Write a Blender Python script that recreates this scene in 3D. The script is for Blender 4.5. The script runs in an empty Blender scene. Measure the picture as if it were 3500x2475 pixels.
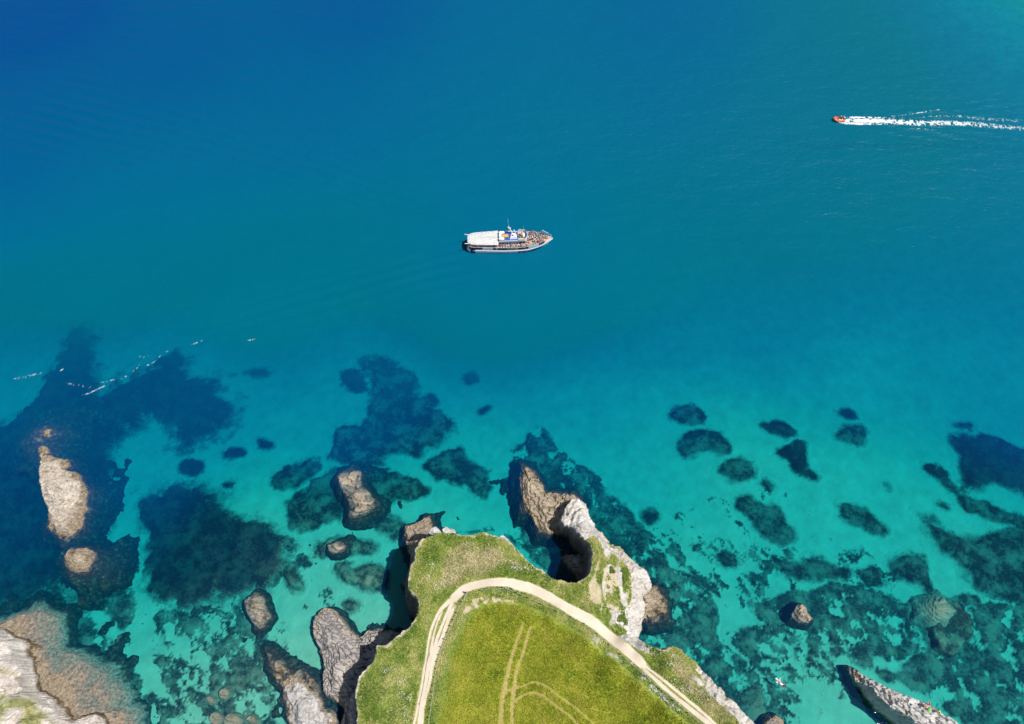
import bpy, bmesh, math, random
import numpy as np
from mathutils import Vector, Matrix

# ------------------------------------------------------------------ camera, sky, sun, exposure
scene = bpy.context.scene
COL = scene.collection
R = math.radians
PITCH = R(62.0); FPX = 2500.0; CAMZ = 140.0
cam_d = bpy.data.cameras.new('camera'); cam = bpy.data.objects.new('camera', cam_d); COL.objects.link(cam)
cam_d.sensor_width = 36.0; cam_d.lens = 36.0 * FPX / 3500.0
cam_d.clip_start = 1.0; cam_d.clip_end = 6000.0
cam.location = (0, 0, CAMZ); cam.rotation_euler = (R(90) - PITCH, 0, 0)
scene.camera = cam

SUN_AZ = R(105.0)      # clockwise from the +Y (up in the picture)
SUN_EL = R(64.0)
world = bpy.data.worlds.new('World'); scene.world = world; world.use_nodes = True
wn = world.node_tree; bg = wn.nodes['Background']
sky = wn.nodes.new('ShaderNodeTexSky'); sky.sky_type = 'NISHITA'; sky.sun_disc = False
sky.sun_elevation = SUN_EL; sky.sun_rotation = SUN_AZ; sky.altitude = 10; sky.dust_density = 0.6
wn.links.new(sky.outputs[0], bg.inputs[0]); bg.inputs[1].default_value = 0.06
sun_d = bpy.data.lights.new('sun', 'SUN'); sun = bpy.data.objects.new('sun', sun_d); COL.objects.link(sun)
sun_d.energy = 4.8; sun_d.angle = R(0.53); sun_d.color = (1.0, 0.965, 0.91)
sdir = Vector((math.cos(SUN_EL) * math.sin(SUN_AZ), math.cos(SUN_EL) * math.cos(SUN_AZ), math.sin(SUN_EL)))
sun.rotation_euler = (-sdir).to_track_quat('-Z', 'Y').to_euler(); sun.location = (120, 60, 200)
vs = scene.view_settings; vs.view_transform = 'Standard'; vs.look = 'None'; vs.gamma = 1.0
vs.exposure = 0.12; vs.use_curve_mapping = False
scene.cycles.use_denoising = True
scene.cycles.sample_clamp_indirect = 4.0
scene.cycles.max_bounces = 4; scene.cycles.diffuse_bounces = 2; scene.cycles.glossy_bounces = 2; scene.cycles.transparent_max_bounces = 12

# ------------------------------------------------------------------ helpers: projection
CP, SP = math.cos(PITCH), math.sin(PITCH)
def P(u, v, z=0.0):
    r = (np.asarray(u, float) - 1750.0) / FPX; s = -(np.asarray(v, float) - 1237.5) / FPX
    dy = CP + s * SP; dz = -SP + s * CP
    t = (z - CAMZ) / dz
    return np.stack([r * t, dy * t, np.zeros_like(r) + z], -1)
def PW(pts, z=None):
    a = np.array([(p[0], p[1], (p[2] if len(p) > 2 else 0.0) if z is None else z) for p in pts], float)
    return P(a[:, 0], a[:, 1], a[:, 2])

# ------------------------------------------------------------------ helpers: noise
_rng = np.random.RandomState(7)
TAB = _rng.rand(256, 256)
def vn(x, y, seed=0):
    x = np.asarray(x, float) + seed * 37.17; y = np.asarray(y, float) + seed * 91.73
    xi = np.floor(x).astype(int); yi = np.floor(y).astype(int)
    fx = x - xi; fy = y - yi
    fx = fx * fx * fx * (fx * (fx * 6 - 15) + 10); fy = fy * fy * fy * (fy * (fy * 6 - 15) + 10)
    x0 = xi & 255; x1 = (xi + 1) & 255; y0 = yi & 255; y1 = (yi + 1) & 255
    return (TAB[x0, y0] * (1 - fx) + TAB[x1, y0] * fx) * (1 - fy) + (TAB[x0, y1] * (1 - fx) + TAB[x1, y1] * fx) * fy
def fbm(x, y, scale=1.0, octv=4, seed=0, gain=0.5):
    x = np.asarray(x, float) / scale; y = np.asarray(y, float) / scale
    s = 0; a = 1.0; n = 0
    for i in range(octv):
        s = s + a * (vn(x, y, seed + i * 3) * 2 - 1); n += a; a *= gain
        x, y = (x * 1.62 - y * 1.18) , (x * 1.18 + y * 1.62)
    return s / n
def ridged(x, y, ang, along, across, seed=0):
    c, s = math.cos(ang), math.sin(ang)
    p = (x * c + y * s) / along; q = (-x * s + y * c) / across
    q = q + 0.6 * fbm(x, y, across * 5, 2, seed + 5)
    a = 1 - np.abs(2 * vn(p, q, seed) - 1)
    b = 1 - np.abs(2 * vn(p * 2.1, q * 2.3, seed + 2) - 1)
    return a * 0.65 + b * 0.35
def sstep(a, b, x):
    t = np.clip((x - a) / (b - a), 0, 1); return t * t * (3 - 2 * t)

def poly_sdf(X, Y, poly, closed=True):
    """signed distance, positive inside"""
    d2 = np.full(X.shape, 1e18); ins = np.zeros(X.shape, bool)
    n = len(poly); rng = range(n) if closed else range(n - 1)
    for i in rng:
        ax, ay = poly[i][0], poly[i][1]; bx, by = poly[(i + 1) % n][0], poly[(i + 1) % n][1]
        ex, ey = bx - ax, by - ay; L = ex * ex + ey * ey + 1e-12
        t = np.clip(((X - ax) * ex + (Y - ay) * ey) / L, 0, 1)
        d2 = np.minimum(d2, (X - ax - t * ex) ** 2 + (Y - ay - t * ey) ** 2)
        if closed:
            c = ((ay > Y) != (by > Y))
            with np.errstate(divide='ignore', invalid='ignore'):
                ins ^= c & (X < (bx - ax) * (Y - ay) / (by - ay + 1e-15) + ax)
    d = np.sqrt(d2)
    return np.where(ins, d, -d) if closed else d
def ribbon_sdf(X, Y, pts):
    """pts rows x,y,halfwidth ; positive inside"""
    best = np.full(X.shape, -1e9)
    for i in range(len(pts) - 1):
        ax, ay, aw = pts[i]; bx, by, bw = pts[i + 1]
        ex, ey = bx - ax, by - ay; L = ex * ex + ey * ey + 1e-12
        t = np.clip(((X - ax) * ex + (Y - ay) * ey) / L, 0, 1)
        d = np.sqrt((X - ax - t * ex) ** 2 + (Y - ay - t * ey) ** 2)
        best = np.maximum(best, aw + (bw - aw) * t - d)
    return best
def idw(X, Y, pts, p=3.0, soft=0.3):
    num = np.zeros(X.shape); den = np.zeros(X.shape)
    for q in pts:
        w = 1.0 / ((X - q[0]) ** 2 + (Y - q[1]) ** 2 + soft * soft) ** (p / 2)
        num += w * q[2]; den += w
    return num / den
def smooth_poly(pts, it=1):
    pts = [np.array(p, float) for p in pts]
    for _ in range(it):
        out = []
        for i in range(len(pts)):
            a, b = pts[i], pts[(i + 1) % len(pts)]
            out += [a * 0.75 + b * 0.25, a * 0.25 + b * 0.75]
        pts = out
    return pts
def densify(pts, step):
    out = []
    for i in range(len(pts) - 1):
        a = np.array(pts[i], float); b = np.array(pts[i + 1], float)
        n = max(1, int(np.linalg.norm((b - a)[:2]) / step))
        for k in range(n): out.append(a + (b - a) * k / n)
    out.append(np.array(pts[-1], float)); return np.array(out)
def catmull(pts, n=6):
    p = [np.array(q, float) for q in pts]; p = [2 * p[0] - p[1]] + p + [2 * p[-1] - p[-2]]
    out = []
    for i in range(1, len(p) - 2):
        for k in range(n):
            t = k / n
            out.append(0.5 * ((2 * p[i]) + (-p[i - 1] + p[i + 1]) * t + (2 * p[i - 1] - 5 * p[i] + 4 * p[i + 1] - p[i + 2]) * t * t
                              + (-p[i - 1] + 3 * p[i] - 3 * p[i + 1] + p[i + 2]) * t ** 3))
    out.append(p[-2]); return np.array(out)

# ------------------------------------------------------------------ helpers: objects
def tag(o, label=None, cat=None, group=None, kind=None):
    if label: o['label'] = label
    if cat: o['category'] = cat
    if group: o['group'] = group
    if kind: o['kind'] = kind
    return o
def link(name, me, mats=(), parent=None):
    o = bpy.data.objects.new(name, me); COL.objects.link(o)
    for m in (mats if isinstance(mats, (list, tuple)) else [mats]):
        if m is not None: me.materials.append(m)
    if parent is not None: o.parent = parent
    return o
def empty(name, loc=(0, 0, 0), rz=0.0):
    o = bpy.data.objects.new(name, None); COL.objects.link(o); o.location = loc; o.rotation_euler = (0, 0, rz)
    o.empty_display_size = 0.5; return o
def np_mesh(name, V, F, smooth=False, attrs=None):
    """V (n,3), F (m,k) arrays"""
    V = np.asarray(V, np.float32); F = np.asarray(F, np.int32)
    me = bpy.data.meshes.new(name); k = F.shape[1]
    me.vertices.add(len(V)); me.vertices.foreach_set('co', V.ravel())
    me.loops.add(F.size); me.loops.foreach_set('vertex_index', F.ravel())
    me.polygons.add(len(F)); me.polygons.foreach_set('loop_start', np.arange(0, F.size, k, dtype=np.int32))
    me.polygons.foreach_set('loop_total', np.full(len(F), k, np.int32))
    me.polygons.foreach_set('use_smooth', np.full(len(F), bool(smooth)))
    for an, av in (attrs or {}).items():
        a = me.attributes.new(an, 'FLOAT', 'POINT'); a.data.foreach_set('value', np.asarray(av, np.float32).ravel())
    me.update(); me.validate(); return me
def grid_mesh(name, X, Y, Z, vmask=None, smooth=False, attrs=None):
    ny, nx = X.shape
    if vmask is None: vmask = np.ones(X.shape, bool)
    c = vmask[:-1, :-1] | vmask[1:, :-1] | vmask[:-1, 1:] | vmask[1:, 1:]
    jj, ii = np.nonzero(c)
    idx = np.arange(ny * nx).reshape(ny, nx)
    F = np.stack([idx[jj, ii], idx[jj, ii + 1], idx[jj + 1, ii + 1], idx[jj + 1, ii]], -1)
    used = np.unique(F); remap = np.full(ny * nx, -1, np.int64); remap[used] = np.arange(len(used))
    V = np.stack([X.ravel()[used], Y.ravel()[used], Z.ravel()[used]], -1)
    at = {k: np.asarray(v).ravel()[used] for k, v in (attrs or {}).items()}
    return np_mesh(name, V, remap[F], smooth, at)

class MB:
    """collects boxes, tubes and lofts into one bmesh"""
    def __init__(s): s.bm = bmesh.new()
    def box(s, x0, x1, y0, y1, z0, z1, bev=0.0):
        r = bmesh.ops.create_cube(s.bm, size=1.0)
        for v in r['verts']:
            v.co = Vector(((x0 + x1) / 2 + v.co.x * (x1 - x0), (y0 + y1) / 2 + v.co.y * (y1 - y0), (z0 + z1) / 2 + v.co.z * (z1 - z0)))
        if bev:
            es = list({e for v in r['verts'] for e in v.link_edges})
            bmesh.ops.bevel(s.bm, geom=es, offset=bev, segments=2, affect='EDGES')
        return s
    def loft(s, rings, close=True, caps=True):
        rr = [[s.bm.verts.new(p) for p in ring] for ring in rings]; n = len(rr[0])
        for a, b in zip(rr[:-1], rr[1:]):
            for i in range(n if close else n - 1):
                j = (i + 1) % n
                try: s.bm.faces.new((a[i], a[j], b[j], b[i]))
                except ValueError: pass
        if caps and close:
            for ring in (rr[0], rr[-1]):
                try: s.bm.faces.new(ring)
                except ValueError: pass
        return s
    def tube(s, pts, rad, n=8, caps=True):
        pts = [Vector(p) for p in pts]; rads = rad if isinstance(rad, (list, tuple)) else [rad] * len(pts)
        rings = []
        for i, p in enumerate(pts):
            d = (pts[min(i + 1, len(pts) - 1)] - pts[max(i - 1, 0)]).normalized()
            a = d.cross(Vector((0, 0, 1)))
            if a.length < 0.05: a = d.cross(Vector((0, 1, 0)))
            a.normalize(); b = d.cross(a)
            rings.append([p + (a * math.cos(2 * math.pi * k / n) + b * math.sin(2 * math.pi * k / n)) * rads[i] for k in range(n)])
        return s.loft(rings, True, caps)
    def face(s, pts):
        s.bm.faces.new([s.bm.verts.new(p) for p in pts]); return s
    def build(s, name, mat, parent=None, smooth=False):
        bmesh.ops.recalc_face_normals(s.bm, faces=s.bm.faces)
        me = bpy.data.meshes.new(name); s.bm.to_mesh(me); s.bm.free()
        if smooth:
            for p in me.polygons: p.use_smooth = True
        return link(name, me, mat, parent)

# ------------------------------------------------------------------ materials
class NT:
    def __init__(s, name):
        s.m = bpy.data.materials.new(name); s.m.use_nodes = True; s.t = s.m.node_tree
        s.t.nodes.clear(); s.out = s.t.nodes.new('ShaderNodeOutputMaterial')
    def n(s, typ, **kw):
        nd = s.t.nodes.new(typ)
        for k, v in kw.items(): setattr(nd, k, v)
        return nd
    def l(s, a, b): s.t.links.new(a, b)
    def pos(s):
        return s.n('ShaderNodeNewGeometry').outputs['Position']
    def noise(s, scale, detail=4, rough=0.55, vec=None, dist=0.0):
        nd = s.n('ShaderNodeTexNoise'); nd.inputs['Scale'].default_value = scale; nd.inputs['Detail'].default_value = detail
        nd.inputs['Roughness'].default_value = rough; nd.inputs['Distortion'].default_value = dist
        if vec is None: vec = s.pos()
        s.l(vec, nd.inputs['Vector']); return nd.outputs['Fac']
    def mapped(s, rot=(0, 0, 0), scale=(1, 1, 1)):
        mp = s.n('ShaderNodeMapping'); mp.inputs['Rotation'].default_value = rot; mp.inputs['Scale'].default_value = scale
        s.l(s.pos(), mp.inputs['Vector']); return mp.outputs[0]
    def ramp(s, fac, stops, interp='LINEAR'):
        nd = s.n('ShaderNodeValToRGB'); nd.color_ramp.interpolation = interp; e = nd.color_ramp.elements
        while len(e) < len(stops): e.new(0.5)
        for i, (p, c) in enumerate(stops):
            e[i].position = p; e[i].color = (*c, 1) if isinstance(c, (tuple, list)) else (c, c, c, 1)
        s.l(fac, nd.inputs[0]); return nd.outputs[0]
    def attr(s, name):
        nd = s.n('ShaderNodeAttribute'); nd.attribute_name = name; return nd.outputs['Fac']
    def mix(s, fac, a, b, mode='MIX'):
        nd = s.n('ShaderNodeMix', data_type='RGBA', blend_type=mode)
        for sock, val in ((nd.inputs[0], fac), (nd.inputs[6], a), (nd.inputs[7], b)):
            if hasattr(val, 'is_output'): s.l(val, sock)
            elif isinstance(val, (tuple, list)): sock.default_value = (*val, 1)
            else: sock.default_value = val
        return nd.outputs[2]
    def math(s, op, a, b=None, clamp=False):
        nd = s.n('ShaderNodeMath', operation=op, use_clamp=clamp)
        for sock, val in ((nd.inputs[0], a), (nd.inputs[1], b)):
            if val is None: continue
            if hasattr(val, 'is_output'): s.l(val, sock)
            else: sock.default_value = val
        return nd.outputs[0]
    def zcoord(s):
        sp = s.n('ShaderNodeSeparateXYZ'); s.l(s.pos(), sp.inputs[0]); return sp.outputs[2]
    def bump(s, h, strength=0.5, dist=0.1):
        b = s.n('ShaderNodeBump'); b.inputs['Strength'].default_value = strength; b.inputs['Distance'].default_value = dist
        s.l(h, b.inputs['Height']); return b.outputs[0]
    def pbr(s, color, rough=0.85, normal=None, spec=0.3, sheen=None):
        b = s.n('ShaderNodeBsdfPrincipled')
        if hasattr(color, 'is_output'): s.l(color, b.inputs['Base Color'])
        else: b.inputs['Base Color'].default_value = (*color, 1)
        if hasattr(rough, 'is_output'): s.l(rough, b.inputs['Roughness'])
        else: b.inputs['Roughness'].default_value = rough
        b.inputs['Specular IOR Level'].default_value = spec
        if normal is not None: s.l(normal, b.inputs['Normal'])
        s.l(b.outputs[0], s.out.inputs['Surface']); return s.m

def paint(name, col, rough=0.45, var=0.06, spec=0.4, scale=3.0):
    t = NT(name); tc = t.n('ShaderNodeTexCoord').outputs['Object']
    nz = t.noise(scale, 3, vec=tc)
    lo = tuple(c * (1 - var) for c in col); hi = tuple(min(1, c * (1 + var)) for c in col)
    return t.pbr(t.ramp(nz, [(0.3, lo), (0.7, hi)]), rough, None, spec)

def rock_mat(name, pale, mid, dark, strata_ang, algae=True, lichen=0.0, wet_top=0.35, brown_top=1.1, dark_amt=0.5):
    t = NT(name)
    c, sn = math.cos(strata_ang), math.sin(strata_ang)
    big = t.noise(0.22, 5, 0.6)
    fine = t.noise(2.2, 6, 0.7)
    st = t.noise(1.0, 5, 0.65, vec=t.mapped((0, 0, -strata_ang), (0.25, 2.2, 1.2)), dist=0.6)
    col = t.ramp(big, [(0.32, mid), (0.62, pale)])
    col = t.mix(t.math('MULTIPLY', t.ramp(st, [(0.36, 1.0), (0.52, 0.0)]), dark_amt), col, dark)
    col = t.mix(t.ramp(fine, [(0.30, 0.55), (0.5, 0.0)]), col, tuple(x * 0.55 for x in mid))
    if lichen > 0:
        ln = t.noise(0.5, 6, 0.7)
        col = t.mix(t.math('MULTIPLY', t.ramp(ln, [(0.60, 0.0), (0.66, 1.0)]), lichen), col, (0.50, 0.34, 0.08))
        gn = t.noise(0.35, 6, 0.75, vec=t.mapped((0, 0, 1.1), (1, 1, 1)))
        col = t.mix(t.math('MULTIPLY', t.ramp(gn, [(0.60, 0.0), (0.65, 1.0)]), lichen), col, (0.16, 0.20, 0.04))
    if algae:
        zz = t.math('ADD', t.zcoord(), t.math('MULTIPLY', t.math('SUBTRACT', t.noise(0.7, 5, 0.65), 0.5), 2.6))
        brown = t.ramp(fine, [(0.33, (0.13, 0.10, 0.068)), (0.6, (0.40, 0.325, 0.235))])
        weed = t.ramp(t.noise(1.3, 5, 0.7), [(0.35, (0.012, 0.014, 0.008)), (0.55, (0.05, 0.045, 0.02)), (0.72, (0.20, 0.17, 0.09))])
        f1 = t.n('ShaderNodeMapRange'); f1.interpolation_type = 'SMOOTHSTEP'
        f1.inputs[1].default_value = brown_top + 0.5; f1.inputs[2].default_value = brown_top - 0.3; t.l(zz, f1.inputs[0])
        f2 = t.n('ShaderNodeMapRange'); f2.interpolation_type = 'SMOOTHSTEP'
        f2.inputs[1].default_value = wet_top; f2.inputs[2].default_value = wet_top - 0.9; t.l(zz, f2.inputs[0])
        col = t.mix(f1.outputs[0], col, brown); col = t.mix(f2.outputs[0], col, weed)
    nb = t.bump(t.math('ADD', fine, t.math('MULTIPLY', st, 1.3)), 0.9, 0.25)
    return t.pbr(col, 0.85, nb, 0.25)

# ================================================================== SEA DEPTHS
DEPTH = [  # photo position, depth in metres
    (1300, 2080, 1.3), (1020, 2240, 1.1), (1050, 2020, 2.6), (360, 2150, 3.0), (520, 2330, 2.0), (700, 2420, 1.3), (850, 1950, 3.6),
    (450, 1640, 7.0), (100, 1750, 6.2), (60, 1950, 6.0), (80, 2080, 4.5), (250, 1400, 7.0), (560, 1350, 7.2), (420, 1900, 6.0), (1200, 1500, 7.2), (1550, 1780, 4.2), (1350, 1850, 3.6), (1870, 1950, 4.0), (1650, 1600, 6.0),
    (2000, 1350, 7.0), (2150, 1600, 5.8), (2600, 1720, 4.8), (3000, 1750, 4.8), (3000, 1250, 6.6), (3450, 1300, 7.2),
    (2500, 2200, 3.4), (2750, 2350, 2.6), (2900, 2430, 2.0), (3300, 2000, 4.0), (3400, 2350, 3.4), (2480, 1900, 4.2), (2350, 2100, 3.2),
    (1750, 1000, 10.2), (1740, 700, 13.5), (1700, 850, 13.8), (1600, 930, 13.0), (1850, 900, 12.8), (2700, 700, 11.0), (3450, 760, 8.4), (2700, 1000, 8.6), (900, 1050, 10.6), (300, 980, 11.5), (700, 1350, 7.4), (200, 1200, 7.6), (1300, 1270, 7.4),
    (100, 1350, 7.4), (60, 600, 20.0), (100, 60, 24.0), (1100, 400, 17.0), (1200, 60, 21.0), (600, 250, 20.0), (600, 700, 13.8), (2300, 60, 17.0), (2300, 400, 14.0), (3460, 480, 8.6), (3000, 480, 11.5), (3250, 330, 9.6), (3480, 30, 4.6), (3900, 60, 4.4), (3560, -80, 4.4), (3490, 200, 6.4), (3900, 420, 6.5), (3480, 560, 8.0), (3150, 120, 10.0), (-900, 600, 26.0), (-600, 1700, 7.0), (4200, 700, 7.0), (4300, 100, 6.0), (4100, 1700, 6.0), (1200, -700, 28.0)]
DW = np.concatenate([P(np.array([d[0] for d in DEPTH]), np.array([d[1] for d in DEPTH]), 0.0)[:, :2], np.array([[d[2]] for d in DEPTH])], 1)
def seabed_smooth(X, Y):
    far = sstep(60, 120, Y); return -(idw(X, Y, DW, 3.2, 9.0) * (1 - far) + idw(X, Y, DW, 3.0, 26.0) * far)
def seabed_z(X, Y):
    z = seabed_smooth(X, Y)
    return z + 0.35 * fbm(X, Y, 9, 4, 11) * np.clip(-z / 4, 0.2, 1) + 0.10 * fbm(X, Y, 1.6, 3, 21)
def PD(pts):
    """photo positions onto the seabed"""
    a = np.array([(p[0], p[1]) for p in pts], float)
    z = np.zeros(len(a))
    for _ in range(4):
        w = P(a[:, 0], a[:, 1], z); z = seabed_smooth(w[:, 0], w[:, 1])
    return P(a[:, 0], a[:, 1], z)

# seabed sheet: fine in view near the shore, coarse away from it
def axis(segs):
    out = []
    for a, b, st in segs: out += list(np.arange(a, b, st))
    return np.array(out + [segs[-1][1]])
gx = axis([(-1500, -260, 124), (-260, -110, 6), (-110, 112, 0.36), (112, 260, 6), (260, 1500, 124)])
gy = axis([(-900, -100, 100), (-100, -14, 4), (-14, 108, 0.36), (108, 220, 2.0), (220, 400, 20), (400, 1500, 110)])
SX, SY = np.meshgrid(gx, gy); SZ = seabed_z(SX, SY)
t = NT('sand_mat')
rip = t.noise(0.35, 5, 0.6); fine = t.noise(3.0, 4, 0.6)
sc = t.ramp(rip, [(0.3, (0.42, 0.41, 0.27)), (0.7, (0.57, 0.54, 0.36))])
sc = t.mix(t.ramp(fine, [(0.35, 0.25), (0.6, 0.0)]), sc, (0.44, 0.40, 0.26))
sand_mat = t.pbr(sc, 0.95, t.bump(t.noise(1.6, 3, 0.6, dist=1.2), 0.5, 0.2), 0.1)
seabed = link('seabed', grid_mesh('seabed', SX, SY, SZ, None, True), sand_mat)
tag(seabed, 'pale sandy seabed seen through clear turquoise water', None, None, 'structure')

# ================================================================== WATER
def wake_waves(X, Y):
    Z = 0.05 * fbm(X, Y, 7, 3, 55)
    def train(p0, p1, lam, amp, n, wid):
        a = P(*p0)[:2]; b = P(*p1)[:2]; d = b - a; L = np.linalg.norm(d); d = d / L; nrm = np.array([-d[1], d[0]])
        s = (X - a[0]) * d[0] + (Y - a[1]) * d[1]; q = (X - a[0]) * nrm[0] + (Y - a[1]) * nrm[1]
        q = q + 1.5 * fbm(X, Y, 25, 2, 77)
        env = sstep(0, L * 0.12, s) * (1 - sstep(L * 0.7, L * 1.1, s)) * np.exp(-(q / wid) ** 2)
        return amp * env * np.sin(2 * np.pi * q / lam)
    Z += train((1640, 770), (480, 430), 3.0, 0.24, 4, 8.0)       # passenger boat, far arm
    Z += train((640, 520), (20, 380), 3.4, 0.24, 4, 13.0)
    Z += train((1640, 880), (700, 1130), 3.0, 0.16, 4, 6.0)      # near arm
    Z += train((2990, 425), (3560, 512), 2.6, 0.14, 3, 4.0)      # inflatable, near arm
    Z += train((3020, 398), (3560, 352), 2.6, 0.13, 3, 4.0)
    Z += train((760, 1150), (60, 1480), 3.0, 0.10, 3, 3.0)       # breaking swell on the left
    return Z
wx = axis([(-1480, -200, 128), (-200, 200, 0.72), (200, 1480, 128)])
wy = axis([(-880, -20, 86), (-20, 230, 0.72), (230, 1480, 125)])
wx = np.unique(np.concatenate([wx])); wy = np.unique(wy)
WX, WY = np.meshgrid(wx, wy); WZ = wake_waves(WX, WY)
edge = (np.abs(WX) > 210) | (WY < -25) | (WY > 240); WZ[edge] = 0
top = grid_mesh('water', WX, WY, WZ, None, True, {'depth': -seabed_smooth(WX, WY)})
bm = bmesh.new(); bm.from_mesh(top)
be = [e for e in bm.edges if e.is_boundary]
ret = bmesh.ops.extrude_edge_only(bm, edges=be)
nv = [g for g in ret['geom'] if isinstance(g, bmesh.types.BMVert)]
for v in nv: v.co.z = -40.0
ne = [g for g in ret['geom'] if isinstance(g, bmesh.types.BMEdge) and g.is_boundary]
bmesh.ops.contextual_create(bm, geom=ne)
bmesh.ops.recalc_face_normals(bm, faces=bm.faces)
bm.to_mesh(top); bm.free()

t = NT('sea_water_mat')
w1 = t.noise(0.9, 3, 0.62, vec=t.mapped((0, 0, 0.55), (0.7, 1.6, 1.0)), dist=0.3)
w2 = t.noise(0.16, 2, 0.55, vec=t.mapped((0, 0, 0.35), (0.6, 1.5, 1.0)))
# wind ruffles the open sea and leaves the lee of the land calmer
sp = t.n('ShaderNodeSeparateXYZ'); t.l(t.pos(), sp.inputs[0])
open_f = t.n('ShaderNodeMapRange'); open_f.interpolation_type = 'SMOOTHSTEP'
open_f.inputs[1].default_value = 40; open_f.inputs[2].default_value = 150; t.l(sp.outputs[1], open_f.inputs[0])
w3 = t.noise(3.4, 2, 0.6, vec=t.mapped((0, 0, 0.7), (0.8, 1.3, 1.0)))
hgt = t.math('ADD', t.math('ADD', t.math('MULTIPLY', w1, 0.34), w2), t.math('MULTIPLY', w3, 0.05))
nb = t.bump(hgt, 0.40, 0.9)
bs = t.n('ShaderNodeMapRange'); bs.inputs[3].default_value = 0.13; bs.inputs[4].default_value = 0.60; t.l(open_f.outputs[0], bs.inputs[0])
t.l(bs.outputs[0], nb.node.inputs['Strength'])
fr = t.n('ShaderNodeFresnel'); fr.inputs['IOR'].default_value = 1.33; t.l(nb, fr.inputs['Normal'])
tr = t.n('ShaderNodeBsdfTransparent'); tr.inputs[0].default_value = (1, 1, 1, 1)
df = t.n('ShaderNodeBsdfDiffuse'); df.inputs['Color'].default_value = (0.0, 0.095, 0.25, 1); t.l(nb, df.inputs['Normal'])
m1 = t.n('ShaderNodeMixShader')
# the deeper the water column, the more of the light it scatters back itself
dp = t.math('POWER', t.math('DIVIDE', t.attr('depth'), 9.2), 4.0)
t.l(t.ramp(t.math('DIVIDE', t.attr('depth'), 25.0, True), [(0.26, (0.0, 0.11, 0.40)), (0.36, (0.0, 0.145, 0.225)), (0.42, (0.0, 0.128, 0.205)), (0.50, (0.0, 0.102, 0.198)), (0.80, (0.0, 0.058, 0.200))]), df.inputs['Color'])
t.l(t.math('MAXIMUM', 0.07, t.math('SUBTRACT', 1.0, t.math('POWER', 2.71828, t.math('MULTIPLY', dp, -1.0)), True)), m1.inputs[0])
t.l(tr.outputs[0], m1.inputs[1]); t.l(df.outputs[0], m1.inputs[2])
gl = t.n('ShaderNodeBsdfGlossy'); gl.inputs['Color'].default_value = (0.42, 0.42, 0.42, 1); t.l(nb, gl.inputs['Normal'])
rr = t.n('ShaderNodeMapRange'); rr.inputs[3].default_value = 0.03; rr.inputs[4].default_value = 0.32; t.l(open_f.outputs[0], rr.inputs[0])
t.l(rr.outputs[0], gl.inputs['Roughness'])
m2 = t.n('ShaderNodeMixShader'); t.l(fr.outputs[0], m2.inputs[0]); t.l(m1.outputs[0], m2.inputs[1]); t.l(gl.outputs[0], m2.inputs[2])
t.l(m2.outputs[0], t.out.inputs['Surface'])
va = t.n('ShaderNodeVolumeAbsorption'); va.inputs['Density'].default_value = 0.42; va.inputs['Color'].default_value = (0.0, 0.902, 0.964, 1)
t.l(va.outputs[0], t.out.inputs['Volume'])
water = link('water', top, t.m)
tag(water, 'clear sea shading from turquoise shallows to deep blue', None, None, 'structure')
def sea_z(X, Y): return wake_waves(X, Y)

# ================================================================== REEFS AND KELP
def weed_mat(name, dark, mid, light, rock, amt):
    t = NT(name)
    k1 = t.noise(0.32, 6, 0.7); k2 = t.noise(2.4, 4, 0.7)
    kc = t.ramp(k2, [(0.35, dark), (0.55, mid), (0.75, light)])
    kc = t.mix(t.math('MULTIPLY', t.ramp(k1, [(0.45, 0.0), (0.60, 1.0)]), amt), kc, rock)
    fd = t.math('ADD', t.attr('fade'), t.math('MULTIPLY', t.math('SUBTRACT', k2, 0.5), 0.9))
    kc = t.mix(t.ramp(fd, [(0.15, 0.0), (0.85, 1.0)]), (0.50, 0.475, 0.315), kc)
    return t.pbr(kc, 0.9, t.bump(k2, 0.8, 0.2), 0.15)
kelp_mat = weed_mat('kelp_mat', (0.008, 0.012, 0.010), (0.030, 0.034, 0.022), (0.10, 0.10, 0.06), (0.20, 0.20, 0.13), 0.8)
kelp_dark = weed_mat('kelp_forest_mat', (0.006, 0.009, 0.010), (0.018, 0.022, 0.018), (0.06, 0.06, 0.04), (0.12, 0.12, 0.08), 0.4)
weed_light = weed_mat('weed_carpet_mat', (0.012, 0.017, 0.014), (0.055, 0.06, 0.04), (0.15, 0.15, 0.09), (0.25, 0.245, 0.16), 0.85)
reef_mat = weed_mat('reef_mat', (0.014, 0.018, 0.012), (0.06, 0.06, 0.036), (0.16, 0.15, 0.09), (0.27, 0.26, 0.16), 0.9)

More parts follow.
